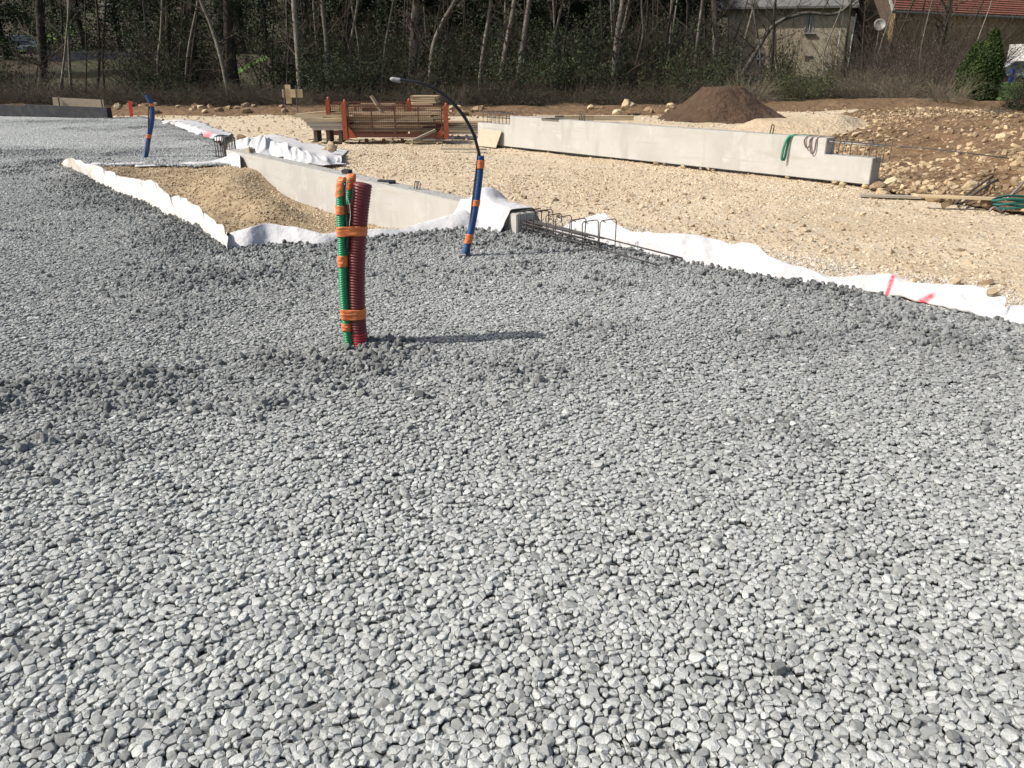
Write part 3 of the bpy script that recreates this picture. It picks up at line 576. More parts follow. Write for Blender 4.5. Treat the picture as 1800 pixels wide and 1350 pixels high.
# slings on beam 2
mb = MB(); s0 = 8.37; T = .628; q = [B2A+U2*(s0+.28)+V2*.18+up(T+.012), B2A+U2*(s0+.12)+V2*.10+up(T+.016), B2A+U2*(s0+.02)+V2*.02+up(T+.018), B2A+U2*(s0-.03)-V2*.05+up(T-.03), B2A+U2*(s0-.06)-V2*.09+up(T-.17), B2A+U2*(s0-.07)-V2*.10+up(T-.33), B2A+U2*(s0-.06)-V2*.07+up(T-.385), B2A+U2*(s0-.05)-V2*.045+up(T-.33), B2A+U2*(s0-.035)-V2*.035+up(T-.17), B2A+U2*(s0+.0)-V2*.022+up(T-.02), B2A+U2*(s0+.10)+V2*.05+up(T+.02), B2A+U2*(s0+.3)+V2*.13+up(T+.02)]
mb.strip(smoothpath(q, 6), U2*.86+V2*.5, .042, .006); tag(mb.build('lifting_sling', M['sling'], None, True), 'green webbing sling hanging over the long beam face', 'sling')
mb = MB()
for ds, hh in ((.30, .17), (.40, .25)):
    q = [B2A+U2*(s0+ds+.12)+V2*.2+up(T+.012), B2A+U2*(s0+ds)+V2*.02+up(T+.015), B2A+U2*(s0+ds-.05)-V2*.03+up(T-.05), B2A+U2*(s0+ds-.02)-V2*.035+up(T-hh*.8), B2A+U2*(s0+ds+.02)-V2*.035+up(T-hh), B2A+U2*(s0+ds+.05)-V2*.03+up(T-hh*.7), B2A+U2*(s0+ds+.05)-V2*.02+up(T-.04), B2A+U2*(s0+ds+.08)+V2*.04+up(T+.012), B2A+U2*(s0+ds+.2)+V2*.17+up(T+.012)]
    mb.strip(smoothpath(q, 6), U2*.86+V2*.5, .024, .005)
tag(mb.build('lifting_sling', M['sling2'], None, True), 'brown webbing sling in two short loops beside the green sling', 'sling')
# ------------------------------------------------------------------ individual rocks
rockm = {k: stone_mat('x', (0, 0, 0), (1, 1, 1)) for k in ()}
M['rk'] = mat('pale_limestone', (.46, .36, .225), .95, [(6, (.56, .47, .33), .45, .7, 6), (14, (.36, .28, .18), .52, .75, 6)], [(14, .7, .02), (60, .6, .005)], rnd=.2)
M['rkd'] = mat('earthy_rock', (.28, .20, .12), .97, [(8, (.40, .31, .2), .5, .7, 6), (20, (.17, .11, .06), .5, .7, 6)], [(14, .8, .02), (60, .7, .005)], rnd=.2)
rme = []
for i in range(10):
    V, F = rockshape(500+i, 3, (random.uniform(.9, 1.3), random.uniform(.8, 1), random.uniform(.6, .9)), random.randint(11, 18), .05, .14)
    for mk in ('rk', 'rkd'):
        me = bpy.data.meshes.new('rock'); me.from_pydata(V.tolist(), [], F); me.materials.append(M[mk]); rme.append(me)
def rock(p, s, label, group=None, dark=False, sz=1):
    me = rme[random.randrange(10)*2+int(dark)]
    o = link('rock', me); o.location = p; o.scale = (s, s*random.uniform(.8, 1), s*sz*random.uniform(.8, 1.1)); o.rotation_euler = (random.uniform(-.4, .4), random.uniform(-.4, .4), random.uniform(0, 6.3))
    return tag(o, label, 'rock', group)
def onH(px, py, H, y0=4, y1=60):
    d = ray(px, py)
    ts = np.linspace(y0, y1, 1500)/d[1]; xx = d[0]*ts; yy = d[1]*ts; zz = CAMH+d[2]*ts; g = H(xx, yy); i = int(np.argmax(zz <= g)); return Vector((xx[i], yy[i], g[i]))
def bankpt(px, py): return onH(px, py, lambda x, y: np.where(bankd(x, y) > -.3, Hbank(x, y), Hlime(x, y)))
rock(P(1745, 517, .10), .115, 'tan brown rock weighing down the geotextile beside the pink paint line')
rock(P(1528, 329, 0)+up(.03)+U2*.12, .22, 'round muddy rock against the right end of the long beam', None, True)
rock(bankpt(1566, 325), .30, 'large ochre rock at the foot of the bank beside the long beam end')
rock(bankpt(1703, 330), .26, 'ochre rock on the lower bank above the crossing steel bars')
rock(bankpt(1505, 240)+up(.05), .22, 'large pale flat rock on the bank above the beam notch')
rock(bankpt(1502, 224), .20, 'pale oblong rock high on the bank above the beam end')
rock(bankpt(1528, 232), .13, 'small whitish block right of the pale oblong rock')
rock(bankpt(1546, 241), .16, 'thin whitish slab rock right of the large flat rock')
rock(bankpt(1618, 294), .12, 'white rock in the middle of the bank above the pale plank')
rock(bankpt(1640, 299), .10, 'light grey rock beside the white rock mid bank')
rock(bankpt(1655, 301), .09, 'sharp white triangular rock mid bank')
rock(bankpt(1628, 308), .11, 'whitish rock just below the pair of white rocks mid bank')
rock(bankpt(1650, 283), .12, 'upright pale rock above the triangular rock on the bank')
rock(bankpt(1760, 243), .22, 'rounded pale boulder at the upper right of the bank')
rock(bankpt(1618, 196)+up(.05), .28, 'pale rock sitting on the crest of the bank')
rock(bankpt(1470, 205)+up(.02), .15, 'pale rock on the bank crest beside the sand heap')
rock(P(1735, 365, 0)+up(.05), .2, 'brown rock under the crossing steel bars', None, True)
rock(P(1665, 362, 0)+up(.03), .14, 'tan rock left of the crossing steel bars')
for i in range(26):
    px = random.uniform(1545, 1800); rock(bankpt(px, 347-(1545-px)*-.12+random.uniform(-25, 8)), random.uniform(.07, .17), 'ochre rubble stone along the foot of the bank', 'rubble stones along the bank foot', random.random() < .5)
for i in range(30):
    rock(bankpt(random.uniform(1440, 1800), random.uniform(208, 320)), random.uniform(.06, .13), 'limestone block stuck in the brown earth bank', 'limestone blocks on the earth bank', random.random() < .4)
for i in range(9):
    s_ = L2*random.uniform(.55, 1); rock(B2A+U2*s_-V2*random.uniform(.03, .2)+up(-.01), random.uniform(.06, .12), 'tan stone lying along the base of the long beam', 'stones along the base of the long beam', random.random() < .3)
rock(P(425, 243, .1), .22, 'brown rock holding the white sheet behind the far beam end', None, True)
rock(P(581, 265, .02)+up(.04), .30, 'low pale rock on the tip of the white sheet behind the pit beam'); rock(P(582, 258, .2), .2, 'pointed pale rock balanced on the low pale rock', None, False, 1.2)
rock(P(600, 437, .0)+up(.0), .05, 'dark pebble at the geotextile edge behind the red duct', None, True)
for i in range(60):
    px = random.choice([random.uniform(335, 500), random.uniform(200, 350), random.uniform(1030, 1190), random.uniform(760, 850)]); yy = random.uniform(34.0, 36.0)
    q = PY(px, 190, yy); q.z = float(Hnat(q.x, yy))+.1; rock(q, random.uniform(.15, .42), 'limestone boulder in the spoil row at the wood edge', 'boulders in the spoil row at the wood edge', random.random() < .6)
q = PY(1100, 190, 34); rock(Vector((q.x, 34, .36)), .42, 'tall pale boulder standing in the spoil row left of the soil heap', None, False, 1.6)
q = PY(1085, 190, 33.6); rock(Vector((q.x, 33.6, .08)), .5, 'broad tan boulder at the foot of the tall pale boulder')
rock(Vector((-.55, 9.5, -.33)), .16, 'brown rock at the foot of the pit beam behind the ducts', None, True)
for px, py in ((745-145, 560-240), (735, 345)): pass
# grey debris on top of the pit beam
for s_, d_, r_ in ((4.95, (.14, .08, .05), .3), (6.1, (.20, .07, .015), .5), (6.3, (.09, .07, .03), 1.2)):
    o = boxthing('slate_fragment', B1A+U1*s_+V1*.14+up(.21+d_[2]/2+.01), d_, a1+r_, .15, M['bitumen'], 'dark flat fragment lying on top of the pit beam', 'debris', 'dark fragments on the pit beam')
boxthing('timber_block', B1A+U1*.75+V1*.2+up(.24), (.3, .1, .07), a1, .1, M['planks'][1], 'grey timber block on the far end of the pit beam', 'timber')
# ------------------------------------------------------------------ geotextiles
def sheet(name, st, m, label, nn=9, sub=10, wr=.02, seed=0, cat='geotextile', drop=.12, paint=None, ragged=.03):
    """stations: front point, ridge point, back point; folds added across"""
    fr = smoothpath([a for a, b, c in st], sub); rd = smoothpath([b for a, b, c in st], sub); bk = smoothpath([c for a, b, c in st], sub)
    n = len(fr); V = []; L_ = 0; prev = fr[0]
    for i in range(n):
        L_ += (fr[i]-prev).length; prev = fr[i]
        f_, r_, b_ = fr[i], rd[i], bk[i]
        jf = Vector((0, 0, 0)); al = (fr[min(i+1, n-1)]-fr[max(i-1, 0)]).normalized()
        nrm = Vector((-al.y, al.x, 0))
        for k in range(nn+1):
            t = k/nn
            if t < .6: u = t/.6; p = f_.lerp(r_, u)+up(.05*(r_-f_).length*math.sin(u*PI))
            else: u = (t-.6)/.4; p = r_.lerp(b_, u)
            a = wr*math.sin(min(1, t*1.25+.12)*PI)
            w1 = fbm(L_*3.1, t*1.2, 1, 3, seed)*2; w2 = fbm(L_*7+t*2.5, t*2-L_, 1.0, 2, seed+5)*2
            w3 = abs(vnoise(L_*5+t*1.4, t*.9+3, seed+8)-.5)*2
            p = p+nrm*(a*(w1*1.2+w2*.6))+up(a*(w1*.5+w2*.7+.9*(.5-w3)))+al*(a*w2*.6)
            if k in (0, nn): p = p+nrm*(ragged*float(vnoise(L_*6, 3.3*k, seed+2)-.5)*2)
            V.append(p)
    F = [(i*(nn+1)+k, (i+1)*(nn+1)+k, (i+1)*(nn+1)+k+1, i*(nn+1)+k+1) for i in range(n-1) for k in range(nn)]
    me = bpy.data.meshes.new(name); me.from_pydata([tuple(v) for v in V], [], F)
    me.materials.append(m)
    if paint:
        Va = np.array([tuple(v) for v in V]); pa_ = np.zeros(len(Va))
        for ln, wd in paint: pa_ = np.maximum(pa_, np.clip(1.6-dline(Va[:, 0], Va[:, 1], ln)/wd, 0, 1))
        at_ = me.attributes.new('paint', 'FLOAT', 'POINT'); at_.data.foreach_set('value', pa_.astype(np.float32))
    o = link(name, me); me.polygons.foreach_set('use_smooth', [True]*len(F))
    s2 = o.modifiers.new('sub', 'SUBSURF'); s2.levels = s2.render_levels = 1
    sl = o.modifiers.new('thick', 'SOLIDIFY'); sl.thickness = .003
    return tag(o, label, cat)
def st_(f, r, dy, db=.18, z=-.03, zb=-.06):
    F_ = P(*f, z); R_ = PY(r[0], r[1], F_.y+dy); B_ = Vector((R_.x+db*.45, R_.y+db, zb)); return (F_, R_, B_)
sheet('geotextile_strip', [st_((975, 418), (975, 404), .1), st_((1005, 426), (1012, 388), .12, .3), st_((1040, 432), (1052, 375), .22, .35), st_((1085, 440), (1072, 381), .28, .35), st_((1120, 450), (1105, 405), .22, .3), st_((1170, 460), (1150, 407), .24, .3), st_((1215, 468), (1225, 411), .3, .3), st_((1260, 475), (1275, 428), .25, .2), st_((1300, 482), (1316, 427), .22, .15), st_((1350, 492), (1352, 446), .18, .15), st_((1400, 498), (1400, 465), .15, .15), st_((1465, 508), (1463, 485), .14, .15), st_((1520, 514), (1525, 484), .16, .15), st_((1570, 524), (1575, 482), .2, .16), st_((1620, 534), (1622, 498), .18, .14), st_((1680, 550), (1680, 500), .22, .1), st_((1730, 560), (1728, 503), .26, .1), st_((1768, 566), (1770, 518), .22, .08)],
      M['cloth'], 'long white geotextile edge running right from the steel cage', wr=.045, seed=3, nn=18, sub=16,
      paint=[([P(1555, 520), PY(1562, 500, P(1553, 520).y+.10), PY(1571, 484, P(1553, 520).y+.22)], .014), ([P(1566, 521), PY(1592, 513, 5.69), PY(1622, 500, 5.69), PY(1640, 499, 5.68)], .022)])
sheet('geotextile_strip', [st_((1755, 566), (1772, 536), .1, .1), st_((1790, 572), (1800, 533), .2, .1), ((Vector((3.75, 4.8, -.03))), Vector((3.95, 5.0, .12)), Vector((4.1, 5.15, -.05))), (Vector((4.7, 3.6, -.03)), Vector((4.95, 3.75, .1)), Vector((5.1, 3.9, -.05)))],
      M['cloth'], 'white geotextile piece cut off by the right picture edge', wr=.02, seed=13)
sheet('geotextile_strip', [st_((95, 286), (112, 284), .1, .15), st_((135, 302), (122, 277), .25, .2), st_((165, 320), (150, 285), .6, .3, .0, -.12), st_((190, 332), (180, 294), .7, .4, .0, -.15), st_((225, 348), (215, 309), .7, .4, .0, -.2), st_((262, 366), (262, 316), .8, .5, .0, -.25), st_((300, 384), (295, 338), .6, .35, .0, -.25), st_((335, 400), (325, 345), .7, .3, .0, -.25), st_((365, 418), (357, 372), .5, .25, .0, -.2), st_((390, 438), (388, 396), .35, .2, .0, -.2), st_((400, 444), (402, 405), .3, .2, 0, -.2)],
      M['clothd'], 'dusty crumpled geotextile along the left side of the pit', wr=.06, seed=21, ragged=.05, nn=16, sub=10)
sheet('geotextile_strip', [st_((388, 444), (390, 412), .2, .2), st_((430, 439), (440, 396), .3, .3, 0, -.2), st_((470, 430), (475, 392), .3, .35, 0, -.25), st_((510, 430), (520, 398), .25, .3, 0, -.25), st_((560, 431), (570, 407), .2, .3, 0, -.25), st_((620, 423), (620, 404), .16, .3, 0, -.25), st_((680, 419), (680, 402), .15, .3, 0, -.25), st_((715, 414), (705, 400), .15, .3, 0, -.2), st_((760, 409), (745, 388), .2, .25, 0, -.2), st_((800, 407), (790, 376), .2, .15, 0, -.1), st_((822, 405), (816, 365), .2, .1, 0, 0), st_((835, 404), (832, 380), .15, .1, 0, 0), st_((862, 403), (856, 380), .15, .1, 0, 0)],
      M['cloth'], 'white geotextile edge along the front of the pit behind the ducts', wr=.035, seed=34, nn=14, sub=12)
# cloth thrown over the near end of the pit beam
def drape():
    V = []; A0 = B1B-U1*1.0; nu, nv = 26, 26
    for i in range(nu+1):
        u = i/nu; s = -.05+u*.95
        for j in range(nv+1):
            v = j/nv
            hump = .17*math.exp(-((u-.40)/.16)**2)+.03*math.exp(-((u-.75)/.2)**2)
            top = .225+hump*math.exp(-((v-.55)/.25)**2)
            if v < .45: w = v/.45; p = A0+U1*s-V1*(.22-.20*w**.7)+up(-.03+(top+.02)*w)
            elif v < .8: w = (v-.45)/.35; p = A0+U1*s+V1*(-.02+.32*w)+up(top+.012)
            else: w = (v-.8)/.2; p = A0+U1*s+V1*(.30+.15*w)+up(top*(1-w)-.02*w+.012*(1-w))
            a = .03*(.4+.6*math.sin(v*PI)); n1 = float(fbm(u*5+v*1.6, v*1.3, 1, 2, 91))*2; n2 = float(fbm(u*9, v*3, 1, 2, 95))*2
            if .45 < v < .8 and hump < .05: p += up(abs(n1)*.012)
            else: p += -V1*(a*n1*1.5+a*abs(n2)*.6)+U1*(a*n2)+up(a*n2*.5)
            V.append(tuple(p))
    F = [(i*(nv+1)+j, (i+1)*(nv+1)+j, (i+1)*(nv+1)+j+1, i*(nv+1)+j+1) for i in range(nu) for j in range(nv)]
    me = bpy.data.meshes.new('geotextile_drape'); me.from_pydata(V, [], F); me.materials.append(M['cloth']); me.polygons.foreach_set('use_smooth', [True]*len(F))
    o = link('geotextile_drape', me); s2 = o.modifiers.new('sub', 'SUBSURF'); s2.levels = s2.render_levels = 1; sl = o.modifiers.new('thick', 'SOLIDIFY'); sl.thickness = .003
    tag(o, 'white geotextile peaked and draped over the near end of the pit beam', 'geotextile')
drape()
sheet('geotextile_strip', [st_((150, 294), (165, 286), .2, .3), st_((200, 293), (195, 286), .2, .3), st_((258, 290), (255, 285), .1, .2)], M['cloth'], 'short white geotextile strip at the far left corner of the pit', wr=.02, seed=41)
sheet('geotextile_strip', [st_((236, 293), (240, 290), .06, .1), st_((300, 291), (300, 288), .06, .1), st_((345, 292), (342, 284), .2, .2), st_((372, 290), (372, 282), .25, .25), st_((395, 289), (396, 274), .3, .3), st_((412, 293), (410, 266), .35, .25), st_((424, 296), (421, 270), .3, .1, -.02, 0)], M['cloth'], 'white geotextile along the far side of the pit rising at the beam', wr=.02, seed=47)
def fl(f, r, b, zf=.06, zr=.16, zb=-.03): return (P(*f, zf), P(*r, zr), P(*b, zb))
sheet('geotextile_sheet', [fl((402, 262), (410, 252), (420, 246), .15, .2), fl((425, 266), (440, 245), (455, 240), .12, .2), fl((460, 272), (470, 246), (485, 237), .1, .14), fl((500, 281), (505, 256), (525, 247), .06, .2), fl((540, 288), (540, 268), (560, 255), .04, .13), fl((570, 290), (572, 275), (600, 262), .02, .12), fl((595, 286), (600, 276), (612, 264), .02, .04)], M['cloth'], 'large crumpled white geotextile sheet behind the pit beam', wr=.08, seed=52, nn=16, ragged=.22, sub=14)
sheet('geotextile_sheet', [fl((282, 216), (285, 213), (290, 211), 0, .06), fl((300, 220), (310, 214), (325, 210), 0, .15), fl((325, 229), (335, 221), (355, 215), 0, .15), fl((350, 238), (360, 229), (375, 223), 0, .15), fl((375, 246), (382, 236), (395, 230), 0, .1), fl((392, 250), (400, 240), (410, 233), 0, .05)], M['cloth'], 'far white geotextile strip at the back edge of the gravel', wr=.07, seed=58, ragged=.12, paint=[([P(345, 240), P(362, 243)], .16)])
# pink spray marks lying on the strip (thin painted patches hugging the cloth are part of it)
def sprayline(pts, wd, name='paint_mark'):
    mb = MB(); mb.strip(smoothpath(pts, 8), (1, .2, 0), wd, .004); return mb
# ------------------------------------------------------------------ ducts
def corr_path(px, Y, base_z=0.0, dy=None):
    pts = [PY(a, b, Y+(dy[i] if dy else 0)) for i, (a, b) in enumerate(px)]; return pts
def resample(path, n):
    P_ = [Vector(p) for p in path]; d = [0]
    for a, b in zip(P_[:-1], P_[1:]): d.append(d[-1]+(b-a).length)
    out = []; j = 0
    for i in range(n):
        s = d[-1]*i/(n-1)
        while j < len(d)-2 and d[j+1] < s: j += 1
        t = (s-d[j])/(d[j+1]-d[j]+1e-12); out.append(P_[j].lerp(P_[j+1], t))
    return out, d[-1]
def corrugated(path, r, depth, pitch, segs=28, open_top=True, t0=0, t1=1):
    pp, L_ = resample(smoothpath(path, 10), 400); pp = pp[int(t0*399):int(t1*399)+1]; L2_ = L_*(t1-t0)
    n = max(6, int(L2_/pitch*7)); pp, _ = resample(pp, n)
    rad = []
    for i in range(n):
        ph = (i/7) % 1.0; c = .5-.5*math.cos(2*PI*ph); c = c**.55; rad.append(r-depth*(1-c))
    mb = MB(); mb.tube(pp, rad, segs, False)
    if open_top:                                            # inner wall
        inner = pp[-int(min(n, .12/pitch*7)):]; mb.tube(list(reversed(inner)), r-depth*1.3, segs, True)
    return mb
def interp_path(path, h):                                   # point of a path at height h
    sp = smoothpath(path, 12)
    for a, b in zip(sp[:-1], sp[1:]):
        if (a.z-h)*(b.z-h) <= 0 and a.z != b.z: return a.lerp(b, (h-a.z)/(b.z-a.z))
    return min(sp, key=lambda q: abs(q.z-h))
def hull2(pts):
    pts = sorted(set((round(a, 6), round(b, 6)) for a, b in pts)); lo = []; hi = []
    cr = lambda o, a, b: (a[0]-o[0])*(b[1]-o[1])-(a[1]-o[1])*(b[0]-o[0])
    for p in pts:
        while len(lo) >= 2 and cr(lo[-2], lo[-1], p) <= 0: lo.pop()
        lo.append(p)
    for p in reversed(pts):
        while len(hi) >= 2 and cr(hi[-2], hi[-1], p) <= 0: hi.pop()
        hi.append(p)
    return lo[:-1]+hi[:-1]
def band(root, tubes, z0, z1, m='tape', sag=0.0, seed=0, name='tape_band'):
    """tubes: list of (path, radius). A wrapped band between two heights"""
    NR = 12; NS = 56; V = []
    for i in range(NR+1):
        h = z0+(z1-z0)*i/NR; cs = [(interp_path(p, h), r) for p, r in tubes]
        pt = [(c.x+(r+.0025)*math.cos(a), c.y+(r+.0025)*math.sin(a)) for c, r in cs for a in np.linspace(0, 2*PI, 40)[:-1]]
        hl = hull2(pt); hl = hl+[hl[0]]; d = [0]
        for a, b in zip(hl[:-1], hl[1:]): d.append(d[-1]+math.hypot(b[0]-a[0], b[1]-a[1]))
        cx = sum(q[0] for q in hl[:-1])/(len(hl)-1); cy = sum(q[1] for q in hl[:-1])/(len(hl)-1); row = []
        # start from the leftmost angle so that rows line up
        st = min(range(len(hl)-1), key=lambda k: hl[k][0]); off = d[st]
        for k in range(NS):
            s = (off+d[-1]*k/NS) % d[-1]; j = 0
            while d[j+1] < s: j += 1
            t = (s-d[j])/(d[j+1]-d[j]+1e-12); x_ = hl[j][0]*(1-t)+hl[j+1][0]*t; y_ = hl[j][1]*(1-t)+hl[j+1][1]*t
            n_ = (float(vnoise(k*.23, i*1.1, seed))-.5)*.004+(float(vnoise(k*.07, i*.9+seed, seed+3))-.5)*.004
            dx, dy = x_-cx, y_-cy; l = math.hypot(dx, dy)
            row.append((x_+dx/l*n_, y_+dy/l*n_, h+sag*math.sin(k/NS*2*PI)+(float(vnoise(k*.3, 7*i, seed+9))-.5)*.004))
        V += row
    F = [(i*NS+k, i*NS+(k+1) % NS, (i+1)*NS+(k+1) % NS, (i+1)*NS+k) for i in range(NR) for k in range(NS)]
    mb = MB(); mb.add(V, F); o = mb.build(name, M[m], root, True); sl = o.modifiers.new('thick', 'SOLIDIFY'); sl.thickness = .0025; return o
def zat(px, py, Y): return PY(px, py, Y).z
YR = 4.63
bun = thing('duct_bundle', 'upright maroon corrugated duct taped to two green ducts in the grey gravel', 'ducts')
redp = corr_path([(635, 625), (632, 603), (627.5, 560), (626, 520), (626, 480), (627.5, 430), (631, 380), (635, 345), (638, 323)], YR); redp[0].z = -.08
o = corrugated(redp, .054, .0055, .0165, 40, True, .10, 1).build('maroon_duct', M['red'], bun, True)
o = corrugated(redp, .0548, .0055, .0165, 40, False, 0, .155).build('painted_duct_foot', M['redspray'], bun, True); tag(o, 'bright red spray painted foot of the maroon duct')
g1 = corr_path([(616, 625), (612, 595), (608, 560), (603.5, 500), (602, 440), (599.5, 380), (599, 345), (602, 318)], YR, dy=[-.03]*8); g1[0].z = -.05
o = corrugated(g1, .0275, .0035, .0105, 24, False).build('green_duct', M['green'], bun, True); tag(o, 'green duct at the left of the bundle')
g2 = corr_path([(628, 600), (622, 560), (614, 500), (612, 440), (612, 400), (614, 350), (616, 320), (618, 312)], YR, dy=[.06]*8); g2[0].z = -.05
g2 = [Vector((p.x-.012*(i < 5), p.y+.0, p.z)) for i, p in enumerate(g2)]
o = corrugated(g2, .027, .0035, .0105, 24, False).build('green_duct', M['green'], bun, True); tag(o, 'green duct squeezed between the other two')
def capt(root, path, r, zlo, seed):                         # end of a duct wrapped shut with tape
    top = Vector(path[-1]); c0 = interp_path(path, zlo); n = 12; V = []; NS = 28
    for i in range(n+1):
        t = i/n; c = c0.lerp(top+up(.018), t); rr_ = (r+.003)*(1 if t < .75 else 1-.35*((t-.75)/.25)**2)
        for k in range(NS):
            a = 2*PI*k/NS; q = rr_*(1+.16*(float(vnoise(k*.5, i*.6, seed))-.5)); V.append((c.x+q*math.cos(a), c.y+q*.9*math.sin(a), c.z+.006*math.sin(a*2+seed)))
    F = [(i*NS+k, i*NS+(k+1) % NS, (i+1)*NS+(k+1) % NS, (i+1)*NS+k) for i in range(n) for k in range(NS)]+[tuple(n*NS+k for k in range(NS))]
    mb = MB(); mb.add(V, F); return mb.build('tape_cap', M['tape'], root, True)
capt(bun, g1, .0275, zat(600, 343, YR), 3); capt(bun, g2, .027, zat(616, 333, YR), 8)
band(bun, [(g1, .0275), (g2, .020)], zat(600, 375, YR), zat(600, 359, YR), seed=2)
band(bun, [(g1, .0275), (redp, .054)], zat(620, 414, YR), zat(620, 397, YR), sag=.006, seed=5)
band(bun, [(g1, .0275)], zat(603, 466, YR), zat(603, 447, YR), seed=7)
band(bun, [(g1, .0275), (redp, .054)], zat(620, 558, YR), zat(620, 540, YR), sag=-.003, seed=11)
band(bun, [(g1, .0275)], zat(609, 578, YR), zat(609, 565, YR), seed=14)
mb = MB(); mb.tube(smoothpath([PY(a, b, YR-.05) for a, b in ((607, 322), (606, 350), (610, 380), (611, 410), (611, 440))], 6), .007, 8); mb.build('grey_tube', M['black'], bun, True)
mb = MB(); mb.tube(smoothpath([PY(a, b, YR-.062) for a, b in ((611, 312), (609, 325), (609, 342), (614, 358), (616, 378), (614, 397))], 6), .0018, 6); mb.build('draw_string', M['wire'], bun, True)
# front blue duct with a water pipe rising from it
YB = P(815, 450).y
bl = thing('blue_duct', 'tall blue corrugated duct with a long black pipe arching out of its top', 'duct')
bp_ = corr_path([(813, 465), (817, 448), (824, 421), (831, 390), (836.5, 358), (841, 325), (844, 295), (845, 274)], YB); bp_[0].z = -.06
corrugated(bp_, .033, .0045, .012, 26, True).build('blue_tube', M['blue'], bl, True)
for a, b, s_ in ((296, 281, 2), (362, 351, 5), (427, 411, 8)): band(bl, [(bp_, .034)], zat(840, a, YB), zat(840, b, YB), seed=s_)
hp = [PY(a, b, YB+d) for a, b, d in ((843, 300, 0), (843, 276, 0), (839, 258, -.02), (832, 235, -.03), (817, 207, -.05), (797, 182, -.07), (772, 161, -.08), (742, 147, -.1), (715, 142, -.1), (702, 140.5, -.1))]
mb = MB(); mb.tube(smoothpath(hp, 8), .0135, 12); mb.build('black_pipe', M['black'], bl, True)
mb = MB(); cp = smoothpath([PY(a, b, YB-.1) for a, b in ((704, 141.5), (698, 140.5), (692, 139.5), (685.5, 138.2))], 4); mb.tube(cp, [.0185]*10+[.017, .012, .006], 12); mb.build('end_wrap', M['greytape'], bl, True)
mb = MB(); mb.tube(smoothpath([PY(a, b, YB-.02) for a, b in ((840, 268), (838, 290), (833, 330), (829.5, 360), (826, 400), (827, 420), (825, 447))], 6), .0065, 8); mb.build('steel_rod', M['steel'], bl, True)
mb = MB(); mb.box(P(812, 452)+up(.015)+Vector((0, -.03, 0)), (.07, .05, .03), Matrix.Rotation(.4, 3, 'Z')); mb.build('foot_clamp', M['greytape'], bl)
YF = P(257, 276).y
bf = thing('blue_duct', 'far blue duct bent over at its open top near the back of the gravel', 'duct')
fp = corr_path([(255, 282), (256, 274), (258.5, 258), (261.5, 240), (265.5, 220), (267.5, 205), (267, 190), (263.5, 179), (257.5, 168)], YF); fp[0].z = -.08
corrugated(fp, .050, .004, .014, 20, True).build('blue_tube', M['blue'], bf, True)
for a, b, s_ in ((187, 182, 2), (243, 236, 5)): band(bf, [(fp, .052)], zat(262, a, YF), zat(262, b, YF), seed=s_)
mb = MB(); mb.tube(smoothpath([PY(a, b, YF-.04) for a, b in ((250, 164), (256, 172), (261, 183), (261, 200), (260.5, 235), (259, 270))], 6), .012, 8); mb.build('steel_rod', M['steel'], bf, True)
# ------------------------------------------------------------------ timber and the orange stillage
def plank(c, L_, W, T_, rz, m=0, label='', cat='plank', group=None, ry=0, rx=0, name='plank'):
    return boxthing(name, c, (L_, W, T_), rz, rx, M['planks'][m], label, cat, group, ry)
YC = P(695, 250).y                                       # front plane of the stillage
cg = thing('steel_stillage', 'rusty orange steel stillage with mesh sides filled with timber', 'stillage')
def X(px, Y=YC, py=220): return PY(px, py, Y).x
YBk = YC+1.35
def post(px, ytop, ybot, Y, r=.05):
    a = PY(px, ybot, Y); b = PY(px, ytop, Y); z0 = max(.02, a.z); mb = MB()
    mb.box(((a.x+b.x)/2, Y, (z0+b.z)/2), (2*r, 2*r, b.z-z0)); mb.tube([(b.x, Y, b.z), (b.x, Y, b.z+.04), (b.x, Y, b.z+.07)], [r*.7, r*.7, r*.3], 8)
    return mb.build('corner_post', M['orange'], cg)
post(606, 180, 246, YC, .055); post(784, 186, 246, YC, .055); post(577, 175, 208, YBk, .055); post(719, 178, 208, YBk, .055)
mb = MB(); xa, xb = X(606)+.07, X(784)-.07; zt = PY(700, 188, YC).z; zb = PY(700, 235, YC).z; zm = PY(700, 237, YC).z
def panel(name, xa, xb, z0, z1, Y, npost, pitch):
    mb = MB(); k = xa
    while k < xb: mb.box((k, Y, (z0+z1)/2), (.006, .005, z1-z0)); k += pitch
    k = z0
    while k < z1: mb.box(((xa+xb)/2, Y+.007, k), (xb-xa, .005, .006)); k += pitch
    tag(mb.build('wire_mesh', M['rust'], cg), kind='stuff')
    for i in range(npost+1):
        f = MB(); xx = xa+(xb-xa)*i/npost; f.box((xx, Y-.012, (z0+z1)/2), (.03, .02, z1-z0)); f.build('mesh_upright', M['rust'], cg)
    f = MB(); f.box(((xa+xb)/2, Y-.012, z1+.0175), (xb-xa+.06, .03, .035)); f.build('top_rail', M['rust'], cg)
panel('front', xa+.03, xb-.03, zb, zt, YC, 4, .052)
panel('back', X(577, YBk)+.08, X(719, YBk)-.08, PY(600, 205, YBk).z, PY(650, 181, YBk).z, YBk, 3, .06)
f = MB(); f.box(((xa+xb)/2, YC, zb-.045), (xb-xa+.1, .06, .08)); f.build('bottom_rail', M['rust'], cg)
f = MB(); f.box(((X(577, YBk)+X(719, YBk))/2, YBk, zb-.07), (2.0, .07, .12)); f.build('bottom_rail', M['rust'], cg)
